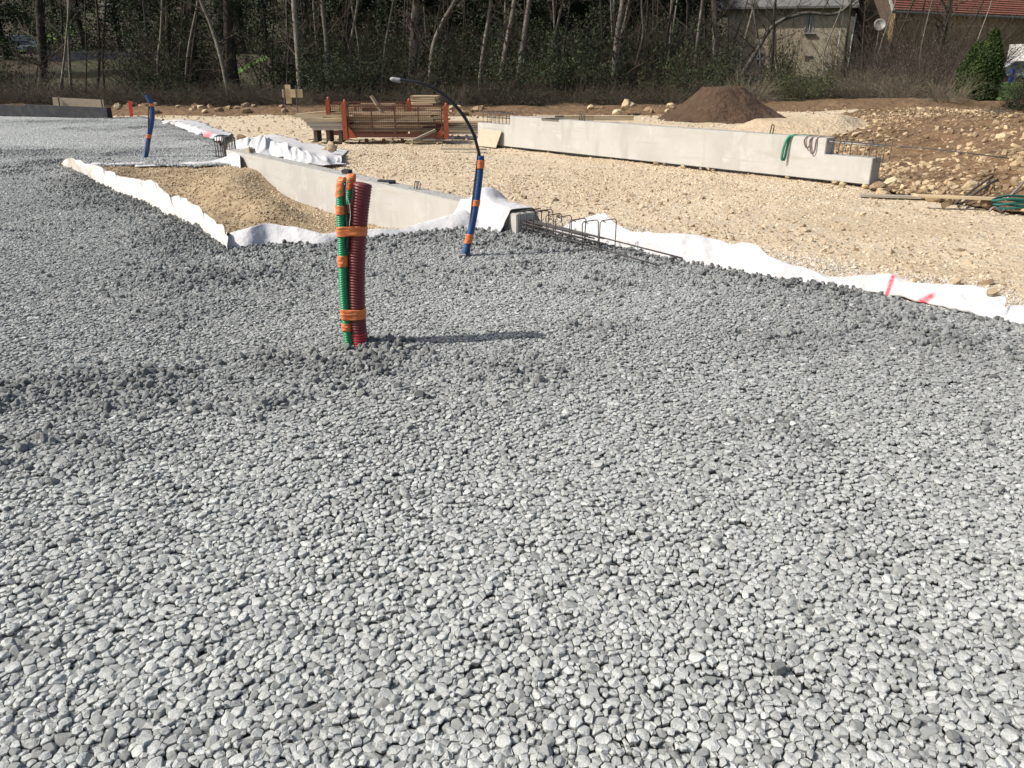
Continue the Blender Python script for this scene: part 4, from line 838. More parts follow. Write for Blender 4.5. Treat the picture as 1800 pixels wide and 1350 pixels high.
for px, sgn in ((612, 1), (778, -1)):
    f = MB(); a = Vector((X(px), YC-.045, zb-.1)); f.add([a, a+Vector((sgn*.2, 0, 0)), a+up(.28), a+Vector((0, .012, 0)), a+Vector((sgn*.2, .012, 0)), a+Vector((0, .012, .28))], [(0, 1, 2), (5, 4, 3), (0, 3, 4, 1), (1, 4, 5, 2), (2, 5, 3, 0)]); f.build('gusset', M['orange'], cg)
for px in (641, 672, 705, 758):
    f = MB(); f.box((X(px), YC+.1, (zb-.13)/2+.0), (.07, .10, zb-.13+.02)); f.build('foot', M['rust'], cg)
# timber inside and around it, every board on its own
BZ = .26
for lay in range(10):
    for j in range(4):
        plank(Vector((random.uniform(-3.25, -2.75), YC+.22+j*.24+random.uniform(-.02, .02), BZ+lay*.042)), random.uniform(1.9, 2.45), .2, .036, random.uniform(-.03, .03), random.choice((0, 0, 1, 1, 2)), 'weathered board lying flat in the orange stillage', group='boards lying in the orange stillage')
plank(PY(677, 205, YC+.5), 1.15, .16, .03, .1, 0, 'pale board leaning up diagonally inside the stillage', ry=1.0, rx=.3)
plank(PY(700, 208, YC+.35), 1.9, .09, .03, .05, 0, 'long pale batten lying crosswise over the stillage timber', ry=-.13)
plank(PY(650, 207, YC+1.0), 1.2, .3, .04, .0, 0, 'broad whitish board in the left of the stillage load', ry=.0)
for i in range(9):
    plank(PY(665, 205-i*2.9, YBk+.5), random.uniform(.7, .9), .3, .04, random.uniform(-.1, .1), random.choice((0, 0, 2)), 'sawn board in the short stack behind the stillage centre', group='boards in the short stack behind the stillage')
boxthing('steel_box', PY(736, 212, YBk+.1), (.75, .4, .22), 0, 0, M['orange'], 'orange steel box lying behind the mesh of the stillage', 'box')
YS = YBk+.9                                              # tall stack at the right rear
x0 = X(755, YS); z = .18; i = 0; zt_ = PY(750, 167, YS).z
while z < zt_:
    dx = random.uniform(-.08, .08)*(1 if z < .9 else .4); w_ = random.uniform(.8, 1.05) if z < zt_-.28 else random.uniform(.60, .8)
    plank(Vector((x0+dx-(.1 if z > zt_-.28 else 0), YS, z)), w_, .8, .038, random.uniform(-.06, .06), 0 if z > zt_-.35 or random.random() < .5 else random.choice((1, 2)), 'sawn board in the tall stack behind the right of the stillage', group='boards in the tall stack behind the stillage'); z += .045
    i += 1
for k in range(2): plank(Vector((x0, YS-.25+.5*k, .08)), 1.0, .1, .12, 0, 1, 'timber bearer under the tall board stack', 'timber', group='bearers under the tall board stack')
# pile at the left, on bearers
YP = YC+.05; xl = X(528, YP); xr = X(604, YP)
for lay in range(6):
    z = .30+lay*.048; ax = xl+.25*(1-lay/6)+.05*random.random(); 
    for j in range(3):
        plank(Vector(((ax+xr)/2+random.uniform(-.03, .03), YP+.1+j*.27, z)), xr-ax, .25, .042, random.uniform(-.02, .02), 1 if lay < 4 else 0, 'grey formwork board in the pile left of the stillage', group='boards in the pile left of the stillage')
plank(Vector((X(560, YP)+.05, YP+.05, .60)), 1.25, .16, .04, .03, 0, 'pale yellow batten on top of the left timber pile')
plank(PY(625, 208, YP+.4), 1.5, .5, .03, .05, 0, 'whitish panel lying over the left timber pile and stillage', ry=.04)
plank(PY(556, 200, YP+1.4), 1.0, .22, .09, .12, 0, 'pale beam sticking out left from behind the stillage', ry=-.08)
for k, px in enumerate((552, 574, 596)):
    f = boxthing('timber_bearer', Vector((X(px, YP), YP+.3, .13)), (.08, .5, .28), 0, 0, M['fpost'], 'dark bearer block under the left timber pile', 'timber', 'bearers under the left timber pile')
# boards between stillage and beam
for lay in range(6):
    for j in range(2):
        plank(Vector((X(818, YC+1.5)+random.uniform(-.12, .12), YC+1.4+j*.3, .12+lay*.055)), random.uniform(.9, 1.25), .25, .045, random.uniform(-.05, .05), random.choice((0, 1, 1)), 'long board in the low pile between stillage and long beam', group='boards in the low pile behind the beam end')
plank(P(767, 243, .08)+up(.0), .85, .45, .03, -.12, 1, 'grey plywood sheet lying flat in front of the stillage', 'board', rx=.12, name='plywood_board')
plank(P(745, 238, .17), .62, .10, .05, .35, 1, 'grey board end propped on the flat plywood sheet', ry=-.38)
plank(P(560, 226+20, 0)+up(.02), .5, .06, .02, .4, 1, 'thin lath lying on the tan ground left of the timber pile')
plank(P(745, 250, .01), .9, .06, .02, .02, 0, 'thin white lath lying in front of the stillage feet')
# behind beam 2
q = B2A+U2*2.1+V2*.6
plank(PY(968, 204, 17.8), .55, .25, .04, a2, 1, 'grey board lying level behind the long beam top', 'plank')
for px, L_, m_ in ((1005, .95, 0), (1070, 1.1, 0)):
    c = PY(px, 207, 18.4 if px < 1040 else 18.9); plank(c, L_, .25, .10, -.05, m_, 'whitish timber behind the long beam near the lifting loops' if px < 1040 else 'long whitish timber behind the middle of the long beam', 'plank')
for px in (968, 1005, 1070):
    c = PY(px, 212, 18.4); mb = MB(); mb.box((c.x, c.y+.2, c.z/2-.03), (.5, .2, max(.1, c.z-.02))); tag(mb.build('timber_block', M['planks'][1]), 'timber block supporting boards behind the long beam', 'timber', 'support blocks behind the long beam')
plank(P(815, 262, .02), 1.0, .12, .03, -.15, 1, 'grey plank flat on the ground before the beam left end')
# right-hand clutter
plank(P(1570, 345, -.015)+Vector((0, 0, 0)), .85, .13, .03, -.62+.35, 1, 'short grey plank on the tan ground below the bank')
pa = P(1612, 344, .12); pb = P(1768, 350, .12); plank((pa+pb)/2, (pb-pa).length, .09, .03, math.atan2((pb-pa).y, (pb-pa).x), 0, 'long pale yellow plank at the foot of the bank')
for i, (a, b) in enumerate((((1679, 358), (1744, 316)), ((1684, 362), (1752, 321)))):
    A_0 = P(*a, .02); q = bankpt(*b); mb = MB(); mb.tube([A_0, A_0.lerp(q, .5)+up(.03), q+up(.03)], .014, 8); tag(mb.build('steel_bar', M['steel'], None, True), ('upper' if i == 0 else 'lower')+' of two rusty steel bars crossing the pale plank', 'steel bar')
mb = MB(); A_0 = P(1768, 352, .04); mb.tube([A_0, bankpt(1800, 326)+up(.06), bankpt(1830, 305)+up(.08)], .013, 8); tag(mb.build('steel_bar', M['galv'], None, True), 'pale steel bar rising from the teal hose coil', 'steel bar')
mb = MB(); hc_ = P(1812, 362, .06)
for k in range(3):
    q = [hc_+Vector((math.cos(t)*(.42+.025*k), math.sin(t)*(.14+.012*k), .04*k+.02*math.sin(3*t+k))) for t in np.linspace(0, 2*PI, 40)]; mb.tube(q, .014, 8)
tag(mb.build('hose_coil', M['hose'], None, True), 'coil of teal hose lying at the right edge below the bank', 'hose')
mb = MB(); q = smoothpath([P(1738, 372, .02), P(1748, 364, .07), P(1760, 371, .02), P(1772, 365, .04), P(1790, 366, .02)], 6); mb.tube(q, .011, 8); tag(mb.build('steel_shackle', M['galv'], None, True), 'grey bent fitting at the end of the teal hose', 'fitting')
# ------------------------------------------------------------------ wooden cross on stakes, markers, dark wall at the left
YX = 33.5
cr = thing('board_marker', 'pale plank cross tied to two thin steel stakes before the wood', 'marker')
def pxbox(root, name, x0, y0, x1, y1, Y, th, m):
    a = PY(x0, y1, Y); b = PY(x1, y0, Y); mb = MB(); mb.box(((a.x+b.x)/2, Y, (a.z+b.z)/2), (abs(b.x-a.x), th, abs(b.z-a.z))); return mb.build(name, m, root)
pxbox(cr, 'crosspiece', 497, 157, 531, 171.5, YX, .03, M['planks'][0]); pxbox(cr, 'upright_board', 503.5, 149, 510, 182, YX+.035, .03, M['planks'][0])
for a, b in (((498, 150), (502, 206)), ((519, 150), (525, 213))):
    p, q = PY(*a, YX-.04), PY(*b, YX-.04); q.z = 0.0; mb = MB(); mb.tube([q, p], .022, 6); mb.build('stake', M['steel'], cr)
YM = 31.5; mk = boxthing('marker_stake', PY(230, 193, YM), (.11, .03, .62), 0, 0, M['redwood'], 'short bright red wooden marker stake near the far gravel edge', 'stake', None, .06)
wl = thing('foundation_wall', 'low black coated foundation wall at the left back of the gravel', 'wall')
A0 = P(190, 209); Bq = P(-10, 203.5); d = (Bq-A0).normalized(); nn_ = Vector((-d.y, d.x, 0)); nn_ = nn_ if nn_.y > 0 else -nn_
for i in range(3):
    mb = MB(); p0 = A0+d*(i*4.2+.005*i); p1 = A0+d*((i+1)*4.2)
    f = [p0+up(-.1), p1+up(-.1), p1+up(.42+.05*(i+1)*.4), p0+up(.38+.05*i*.4)]; b = [q+nn_*.22 for q in f]
    mb.add(f+b, [(0, 1, 2, 3), (7, 6, 5, 4), (0, 4, 5, 1), (1, 5, 6, 2), (2, 6, 7, 3), (3, 7, 4, 0)]); mb.build('wall_panel', M['bitumen'], wl)
fb = thing('formwork_board', 'grey board held upright by two stakes behind the black wall', 'board')
YW = 33.2; a = PY(93, 187, YW); b = PY(183, 175, YW); mb = MB()
f = [PY(94, 187, YW), PY(183, 192, YW), PY(181, 175.5, YW), PY(92, 171, YW)]; b = [q+Vector((0, .04, 0)) for q in f]
mb.add(f+b, [(0, 1, 2, 3), (7, 6, 5, 4), (0, 4, 5, 1), (1, 5, 6, 2), (2, 6, 7, 3), (3, 7, 4, 0)]); mb.build('board', M['ply'], fb)
for px in (102, 177):
    mb = MB(); p = PY(px, 171.5, YW-.05); mb.tube([(p.x, p.y, -.05), p], .025, 6); mb.build('stake', M['steel'], fb)
fb = thing('formwork_board', 'low board staked in the grass at the far right beyond the bank', 'board')
YW = 30; f = [PY(1727, 201, YW), PY(1768, 203, YW), PY(1768, 195, YW), PY(1727, 192, YW)]; b = [q+Vector((0, .04, 0)) for q in f]; mb = MB()
mb.add(f+b, [(0, 1, 2, 3), (7, 6, 5, 4), (0, 4, 5, 1), (1, 5, 6, 2), (2, 6, 7, 3), (3, 7, 4, 0)]); mb.build('board', M['planks'][1], fb)
for px in (1743, 1757):
    mb = MB(); p = PY(px, 187, YW-.05); mb.tube([(p.x, p.y, .2), p], .02, 6); mb.build('stake', M['steel'], fb)
# ------------------------------------------------------------------ houses beyond the wood
def wallbox(root, name, A, Bp, z0, z1, th, m):
    d = (Bp-A); d.z = 0; L_ = d.length; d.normalize(); n_ = Vector((-d.y, d.x, 0)); n_ = n_ if n_.y > 0 else -n_
    mb = MB(); f = [A+up(z0-A.z), Bp+up(z0-Bp.z), Bp+up(z1-Bp.z), A+up(z1-A.z)]; b = [q+n_*th for q in f]
    mb.add(f+b, [(0, 1, 2, 3), (7, 6, 5, 4), (0, 4, 5, 1), (1, 5, 6, 2), (2, 6, 7, 3), (3, 7, 4, 0)]); return mb.build(name, m, root)
h1 = thing('stone_house', 'old house with greyish render, grey roof and white upstairs shutters behind the trees', 'house')
HA = PY(1270, 140, 61); HB = PY(1476, 140, 59.5); ze = PY(1476, 10, 59.5).z; z0 = .4
wallbox(h1, 'wall', HA, HB, z0, ze, .5, M['render'])
d1 = (HB-HA); d1.z = 0; n1 = Vector((-d1.y, d1.x, 0)).normalized(); n1 = n1 if n1.y > 0 else -n1; d1n = d1.normalized()
wallbox(h1, 'side_wall', HB-d1n*.5+n1*.5, HB-d1n*.5+n1*8, z0, ze, .48, M['render'])
mb = MB(); a, b = HA-d1n*1-n1*.5, HB+d1n*.5-n1*.5; zr = ze+2.6
f = [Vector((a.x, a.y, ze-.15)), Vector((b.x, b.y, ze-.15)), Vector((b.x, b.y, 0))+n1*4.5+up(zr), Vector((a.x, a.y, 0))+n1*4.5+up(zr)]; mb.add(f+[q+up(.14) for q in f], [(0, 1, 2, 3), (7, 6, 5, 4), (0, 4, 5, 1), (1, 5, 6, 2), (2, 6, 7, 3), (3, 7, 4, 0)]); mb.build('roof', M['greyroof'], h1)
f = [Vector((a.x, a.y, 0))+n1*4.5+up(zr), Vector((b.x, b.y, 0))+n1*4.5+up(zr), Vector((b.x, b.y, ze-.15))+n1*9, Vector((a.x, a.y, ze-.15))+n1*9]; mb = MB(); mb.add(f+[q+up(.14) for q in f], [(0, 1, 2, 3), (7, 6, 5, 4), (0, 4, 5, 1), (1, 5, 6, 2), (2, 6, 7, 3), (3, 7, 4, 0)]); mb.build('roof', M['greyroof'], h1)
def onwall(px, py, A, d): # pixel -> point on a vertical wall plane
    r = ray(px, py); n_ = (d.y, -d.x); t = (n_[0]*A.x+n_[1]*A.y)/(n_[0]*r[0]+n_[1]*r[1]); return Vector((r[0]*t, r[1]*t, CAMH+r[2]*t))
def rect_on(root, name, A, d, n_, px0, py0, px1, py1, m, out=.03, th=.06):
    p = onwall(px0, py1, A, d); q = onwall(px1, py0, A, d); mb = MB(); c = (p+q)/2-n_*out; w_ = Vector((q.x-p.x, q.y-p.y)).length
    mb.box(c, (w_, th, abs(q.z-p.z)), Matrix.Rotation(math.atan2(d.y, d.x), 3, 'Z')); return mb.build(name, m, root)
wn = rect_on(h1, 'window', HA, d1n, n1, 1413, 20, 1434, 58, M['cap'], .0, .05); rect_on(wn, 'pane', HA, d1n, n1, 1419, 23, 1427, 55, M['glass'], .03, .04)
rect_on(wn, 'shutter', HA, d1n, n1, 1414.5, 22, 1418.7, 56, M['whitep'], .06, .05); rect_on(wn, 'shutter', HA, d1n, n1, 1422, 22, 1425.5, 56, M['whitep'], .07, .05); rect_on(wn, 'sill', HA, d1n, n1, 1412, 57, 1432, 60, M['cap'], .09, .12)
wn = rect_on(h1, 'window', HA, d1n, n1, 1326.5, 90, 1344, 118, M['cap'], .01, .05); rect_on(wn, 'pane', HA, d1n, n1, 1330, 93.5, 1341, 115, M['glass'], .04, .04); rect_on(wn, 'glazing_bar', HA, d1n, n1, 1334.8, 93.5, 1336.2, 115, M['whitep'], .07, .03); rect_on(wn, 'glazing_bar', HA, d1n, n1, 1330, 103, 1341, 104.4, M['whitep'], .072, .03)
wn = rect_on(h1, 'window', HA, d1n, n1, 1414, 97.5, 1423, 107, M['brownwall'], .0, .05); rect_on(wn, 'sill', HA, d1n, n1, 1420, 96.5, 1427, 99, M['cap'], .05, .08)
h2 = thing('barn_house', 'barn with red tiled roof, ochre stone side and brown gable at the right', 'house')
K = PY(1556, 140, 60); R2_ = PY(1960, 140, 72); G = PY(1487, 140, 66); e2 = PY(1556, 11, 60).z; zb2 = .4
dS = (R2_-K); dS.z = 0; dS.normalize(); dG = (G-K); dG.z = 0; Lg = dG.length; dG.normalize()
wallbox(h2, 'side_wall', K+dS*.0, K+dS*22, zb2, e2, .4, M['ochre'])
mb = MB(); pk = e2+3.2; f = [Vector((K.x, K.y, zb2)), Vector((G.x, G.y, zb2)), Vector((G.x, G.y, e2)), Vector(((G.x+K.x)/2, (G.y+K.y)/2, pk)), Vector((K.x, K.y, e2))]
b = [q+dS*.3 for q in f]; f = [q-dS*.004 for q in f]; mb.add(f+b, [(0, 1, 2, 3, 4), (9, 8, 7, 6, 5)]+[(i, (i+1) % 5, (i+1) % 5+5, i+5) for i in range(5)]); mb.build('gable_wall', M['brownwall'], h2)
# roof: two slopes, near slope built of tile courses
ridge0 = Vector(((G.x+K.x)/2, (G.y+K.y)/2, pk)); s1 = (Vector((K.x, K.y, e2))-ridge0); s2_ = (Vector((G.x, G.y, e2))-ridge0)
for sl_, nm in ((s1, 'near'), (s2_, 'far')):
    sl_ = sl_*1.12; nc_ = 22
    for i in range(nc_):
        mb = MB(); p0 = ridge0+sl_*(i/nc_)+up(.12-.0*i); p1 = ridge0+sl_*((i+1.15)/nc_)+up(.15); p0 = p0-dS*.5; p1 = p1-dS*.5
        f = [p0, p0+dS*23, p1+dS*23, p1]; f = [f[0]+up(.0), f[1], f[2]+up(.05), f[3]+up(.05)]; b = [q-up(.05) for q in f]
        mb.add(f+b, [(3, 2, 1, 0), (4, 5, 6, 7), (0, 1, 5, 4), (1, 2, 6, 5), (2, 3, 7, 6), (3, 0, 4, 7)]); mb.build('tile_course', M['tile'], h2)
mb = MB(); e = Vector((K.x, K.y, e2))+s1*.13; mb.tube([e-dS*.5+up(.02), e+dS*22+up(.02)], .09, 8); mb.build('gutter', M['greyroof'], h2)
for q in (s1, s2_):
    mb = MB(); a = ridge0-dS*.55+up(.1); b = ridge0+q*1.14-dS*.55+up(.1); mb.tube([a, b], .10, 4); mb.build('barge_board', M['cap'], h2)
ds = thing('satellite_dish', 'round grey satellite dish beside the brown barn gable', 'satellite dish')
c = PY(1547, 43, 58.8); mb = MB(); nrm = Vector((-.35, -1, .25)).normalized(); tx = nrm.orthogonal().normalized(); ty = nrm.cross(tx); V = [c-nrm*-.12]; F = []
for k in range(1, 5):
    for j in range(24): a = 2*PI*j/24; rr_ = .36*k/4; V.append(c+(tx*math.cos(a)+ty*math.sin(a)*1.1)*rr_+nrm*(.12*(k/4)**2-.12)*-1*-1)
F += [(0, 1+j, 1+(j+1) % 24) for j in range(24)]+[(1+(k-1)*24+j, 1+k*24+j, 1+k*24+(j+1) % 24, 1+(k-1)*24+(j+1) % 24) for k in range(1, 4) for j in range(24)]
V[0] = c-nrm*.12; mb.add(V, F); o = mb.build('dish', M['galv'], ds, True); sl = o.modifiers.new('t', 'SOLIDIFY'); sl.thickness = .02
mb = MB(); mb.tube([c-nrm*.14, c-nrm*.3+up(-.1), c-nrm*.3+up(-3)], .03, 6); mb.build('mast', M['galv'], ds)
pf = thing('scaffold', 'white pole frame standing between the two houses', 'scaffold')
for (a, b) in (((1484, 14), (1478, 47)), ((1494, 24), (1486, 66)), ((1505, 24), (1498, 64))):
    p, q = PY(*a, 59.6), PY(*b, 59.6); mb = MB(); mb.tube([p, q, Vector((q.x, q.y, .4))], .045, 6); mb.build('pole', M['whitep'], pf)
mb = MB(); mb.tube([PY(1477, 25, 59.6), PY(1484, 24.5, 59.6)], .035, 6); mb.build('crossbar', M['whitep'], pf)
fn = thing('garden_fence', 'line of weathered posts with wires in front of the old house', 'fence')
YFn = 44.0; pv = []
for px, t, b in ((1276, 118, 160), (1299, 120, 160), (1333, 121, 165), (1360, 132, 168), (1397, 122, 168), (1437, 128, 172)):
    p = PY(px, t, YFn); mb = MB(); mb.box((p.x, p.y, (p.z-.1)/2+.2), (.08, .08, p.z+.1)); mb.build('post', M['fpost'], fn); pv.append(p)
for k in range(3):
    mb = MB(); mb.tube([p-up(.15+.35*k) for p in pv], .012, 4); mb.build('wire', M['steel'], fn)
gw = thing('garden_wall', 'low dark garden wall in front of the old house', 'wall')
p, q = PY(1325, 135, 54), PY(1445, 138, 55); o = wallbox(gw, 'wall_body', p, q, .2, p.z, .35, M['stonew'])
gw = thing('retaining_wall', 'low grey wall with pale coping behind the bushes at the left', 'wall')
p, q = PY(78, 88, 55), PY(310, 96, 58); wallbox(gw, 'wall_body', p, q, 1.0, p.z-.1, .4, M['stonew']); 
d_ = (q-p); mb = MB(); mb.add([p+up(-.1)+Vector((0, -.06, 0)), q+up(-.1)+Vector((0, -.06, 0)), q+Vector((0, -.06, 0)), p+Vector((0, -.06, 0))]+[v+Vector((0, .55, 0)) for v in (p+up(-.1), q+up(-.1), q, p)], [(0, 1, 2, 3), (7, 6, 5, 4), (3, 2, 6, 7), (0, 4, 5, 1), (0, 3, 7, 4), (1, 5, 6, 2)]); mb.build('coping', M['cap'], gw)
# lawn patches seen between the trunks (grass sheets on the slope)
def lawn(name, pxs, y0, y1):
    xa = min(PY(a, 100, y0).x for a in pxs); xb = max(PY(a, 100, y1).x for a in pxs)
    o = grid(name, xa, xb, y0, y1, .5, lambda X, Y: Hnat(X, Y)+.03, lambda X, Y: X == X, M['lawn']); return tag(o, kind='structure')
lawn('lawn', (380, 500), 49, 63); lawn('lawn', (-30, 75), 48, 60); lawn('lawn', (1735, 1990), 37, 56)
o = tag(grid('lawn', PY(70, 30, 80).x, PY(110, 30, 80).x, 66, 84, .6, lambda X, Y: Hnat(X, Y)+.06, lambda X, Y: X == X, M['lawn']), kind='structure')
# far things at the right edge
lw = thing('low_fence', 'low maroon board fence behind the lawn at the right', 'fence')
p, q = PY(1742, 141, 57), PY(1774, 141, 57)
for i in range(9):
    a = p.lerp(q, i/9); mb = MB(); mb.box((a.x+.07, a.y, .75), (.13, .04, 1.0)); mb.build('board', M['maroon'], lw)
bpst = boxthing('blue_post', Vector((PY(1777, 140, 56).x, 56, 1.0)), (.22, .22, 1.7), 0, 0, M['bluep'], 'blue painted post beside the maroon fence', 'post')
def car(x, y, z, rz, paint, label):
    t = thing('parked_car', label, 'car', (x, y, z), rz)
    prof = [(-2.1, .35), (-2.1, .75), (-1.95, .9), (-1.2, .98), (-.6, 1.42), (.9, 1.45), (1.5, 1.0), (2.0, .9), (2.12, .6), (2.1, .35)]
    mb = MB(); n = len(prof); V = []
    for yy, s_ in ((-.85, 1), (-.72, 1), (.72, 1), (.85, 1)):
        for a, b in prof: inn = abs(yy) < .8; V.append((a, yy if b < 1 else yy*.85, b if inn or b < 1 else b-.03))
    F = [(k*n+i, k*n+(i+1) % n, (k+1)*n+(i+1) % n, (k+1)*n+i) for k in range(3) for i in range(n)]+[tuple(range(n-1, -1, -1)), tuple(3*n+i for i in range(n))]
    mb.add(V, F); mb.build('body', paint, t)
    for s_ in (-1, 1):
        mb = MB(); yy = s_*.80; mb.add([(-1.05, yy*1.02, 1.0), (-.55, yy*.92, 1.36), (.85, yy*.92, 1.38), (1.3, yy*1.02, 1.02)]+[(-1.05, yy*1.06, 1.0), (-.55, yy*.96, 1.36), (.85, yy*.96, 1.38), (1.3, yy*1.06, 1.02)], [(0, 1, 2, 3), (7, 6, 5, 4), (0, 4, 5, 1), (1, 5, 6, 2), (2, 6, 7, 3), (3, 7, 4, 0)]); mb.build('window', M['glass'], t)
        for xx in (-1.35, 1.3):
            mb = MB(); mb.tube([(xx, s_*.66, .33), (xx, s_*.88, .33)], .33, 20); mb.build('wheel', M['tyre'], t)
    return t
q = PY(1768, 140, 60); car(q.x+.4, 60, .95, .1, M['carp'], 'silver car parked beyond the maroon fence at the right')
q = PY(1798, 135, 61); sh = boxthing('garden_shed', Vector((q.x+1.4, 61.5, 2.2)), (3.6, 2.5, 2.6), .1, 0, M['whitep'], 'whitish panel shed at the right edge behind the lawn', 'shed')
q = PY(26, 45, 70); car(q.x, 70, float(Hnat(q.x, 70))-.1, .05, M['carblue'], 'blue grey car half hidden behind the trees at far left')
rl = thing('garden_railing', 'white railing high on the slope behind the retaining wall', 'railing')
a, b = PY(172, 12, 66), PY(216, 12, 66)
for i in range(5):
    p = a.lerp(b, i/4); mb = MB(); mb.box((p.x, p.y, p.z-.2), (.07, .07, 1.0)); mb.build('post', M['whitep'], rl)
for dz in (.2, -.35): mb = MB(); mb.box(((a.x+b.x)/2, a.y, a.z+dz), (b.x-a.x, .05, .08)); mb.build('rail', M['whitep'], rl)
# ------------------------------------------------------------------ trees, shrubs and the dark wood
class TB:                                                # fast batch of thin 3-sided tubes
    def __init__(s): s.V = []; s.F = []; s.n = 0
    def tube(s, path, r0, r1, n=3):
        path = np.asarray(path, float); m = len(path); t = np.gradient(path, axis=0); t /= np.linalg.norm(t, axis=1)[:, None]+1e-9
        a = np.cross(t, [.31, .17, .93] if abs(t[0][2]) < .8 else [.9, .3, .1]); a /= np.linalg.norm(a, axis=1)[:, None]+1e-9; b = np.cross(t, a)
        ang = np.arange(n)*2*PI/n; rr_ = np.linspace(r0, r1, m)[:, None, None]
        V = path[:, None, :]+rr_*(a[:, None, :]*np.cos(ang)[None, :, None]+b[:, None, :]*np.sin(ang)[None, :, None])
        i = np.arange(m-1)[:, None]*n+np.arange(n)[None, :]; j = np.arange(m-1)[:, None]*n+((np.arange(n)+1) % n)[None, :]
        s.V.append(V.reshape(-1, 3)); s.F.append((np.stack([i, j, j+n, i+n], -1).reshape(-1, 4))+s.n); s.n += m*n
    def leaf(s, c, size, r):                             # batch of leaf quads
        c = np.asarray(c); n = len(c); a = r.normal(size=(n, 3)); a /= np.linalg.norm(a, axis=1)[:, None]; b = np.cross(a, r.normal(size=(n, 3))); b /= np.linalg.norm(b, axis=1)[:, None]
        sz = (size*r.uniform(.6, 1.3, n))[:, None]; q = np.stack([c-a*sz, c+b*sz*.5, c+a*sz, c-b*sz*.5], 1)
        s.V.append(q.reshape(-1, 3)); s.F.append(np.arange(n*4).reshape(-1, 4)+s.n); s.n += n*4
    def mesh(s, name, m):
        V = np.concatenate(s.V); F = np.concatenate(s.F); me = bpy.data.meshes.new(name); me.vertices.add(len(V)); me.vertices.foreach_set('co', V.astype(np.float32).ravel())
        me.loops.add(F.size); me.loops.foreach_set('vertex_index', F.astype(np.int32).ravel()); me.polygons.add(len(F))
        me.polygons.foreach_set('loop_start', np.arange(0, F.size, 4, dtype=np.int32)); me.polygons.foreach_set('loop_total', np.full(len(F), 4, np.int32)); me.materials.append(m); me.update(calc_edges=True); return me
def curve(p, d, L_, n, r, wob=.25, grav=0.0):
    p = np.array(p, float); d = np.array(d, float); d /= np.linalg.norm(d); out = [p.copy()]
    for _ in range(n):
        d = d+r.normal(0, wob, 3)/n**.5*.6; d[2] += grav/n; d /= np.linalg.norm(d); p = p+d*L_/n; out.append(p.copy())
    return np.array(out)
def branches(tb, base, d, L_, rad, depth, r, wob=.35, grav=.1):
    c = curve(base, d, L_, 5 if depth else 4, r, wob, grav); tb.tube(c, rad, rad*.35, 4 if depth > 1 else 3)
    if depth == 0: return
    for _ in range({3: 7, 2: 5, 1: 4}[depth]):
        t = r.uniform(.25, .98); k = t*(len(c)-1); i = int(k); p = c[i]+(c[min(i+1, len(c)-1)]-c[i])*(k-i)
        dd = (c[-1]-c[0])/np.linalg.norm(c[-1]-c[0])+r.normal(0, .55, 3); dd[2] += .15
        branches(tb, p, dd, L_*r.uniform(.35, .6), rad*.45, depth-1, r, wob, grav)
def tree(pxs, Y, wpx, label, m='bark', nb=12, seed=0, group=None, ivy=0, lowest=1.2):
    r = np.random.default_rng(seed+900); base = PY(*pxs[0], Y); gz = float(Hnat(base.x, Y)) if base.x < 15 else float(Hnat(base.x, Y))
    root = thing('ivy_tree' if ivy else 'bare_tree', label, 'tree', (base.x, Y, gz-.05), 0, group); O = np.array([base.x, Y, gz-.05])
    pts_ = [np.array([base.x, Y, gz-.1])-O]
    for a in pxs[1:]: q = PY(*a, Y); pts_.append(np.array([q.x, Y+r.uniform(-.15, .15), q.z])-O)
    d = pts_[-1]-pts_[-2]; d /= np.linalg.norm(d); d = d*.5+np.array([0, 0, .5]); Hh = r.uniform(4.5, 6.5)
    last = pts_[-1]
    for k in range(1, 4): pts_.append(last+d*Hh*k/3*1.0+r.normal(0, .15, 3))
    sp = np.array([v[:] for v in smoothpath([Vector(p) for p in pts_], 6)]); R0 = wpx/2*Y*1.08/FPX
    rad = np.linspace(1, .25, len(sp))*R0*1.08; rad[:3] *= np.array([1.35, 1.15, 1.05])
    mb = MB(); mb.tube([Vector(p) for p in sp], list(rad), 9); mb.build('trunk', M[m], root, True)
    tb = TB(); Ht = sp[-1][2]
    for k in range(nb):
        i = int(len(sp)*r.uniform(.0, .95)); p = sp[i]
        if p[2] < lowest: continue
        a = r.uniform(0, 2*PI); dd = np.array([math.cos(a), math.sin(a)*.7, r.uniform(.3, 1.2)]); branches(tb, p, dd, r.uniform(.9, 2.6)*(1.1 if p[2] > 4 else .8), rad[i]*r.uniform(.22, .42), 2, r, .4, .15)
    if tb.n: link('crown', tb.mesh('crown', M['twig'] if m == 'bark' else M['twig']), root)
    if ivy:
        tl = TB(); n = 2600*ivy; i = (r.random(n)**.8*(len(sp)-1)).astype(int); c = sp[i]+(sp[np.minimum(i+1, len(sp)-1)]-sp[i])*r.random(n)[:, None]
        off = r.normal(size=(n, 3)); off /= np.linalg.norm(off, axis=1)[:, None]; cl = .5+.5*np.sin(c[:, 2]*3+seed)+.6*r.random(n)
        tl.leaf(c+off*(R0+.06+.26*cl)[:, None], .055, r); link('ivy', tl.mesh('ivy', M['ivy']), root)
    return root
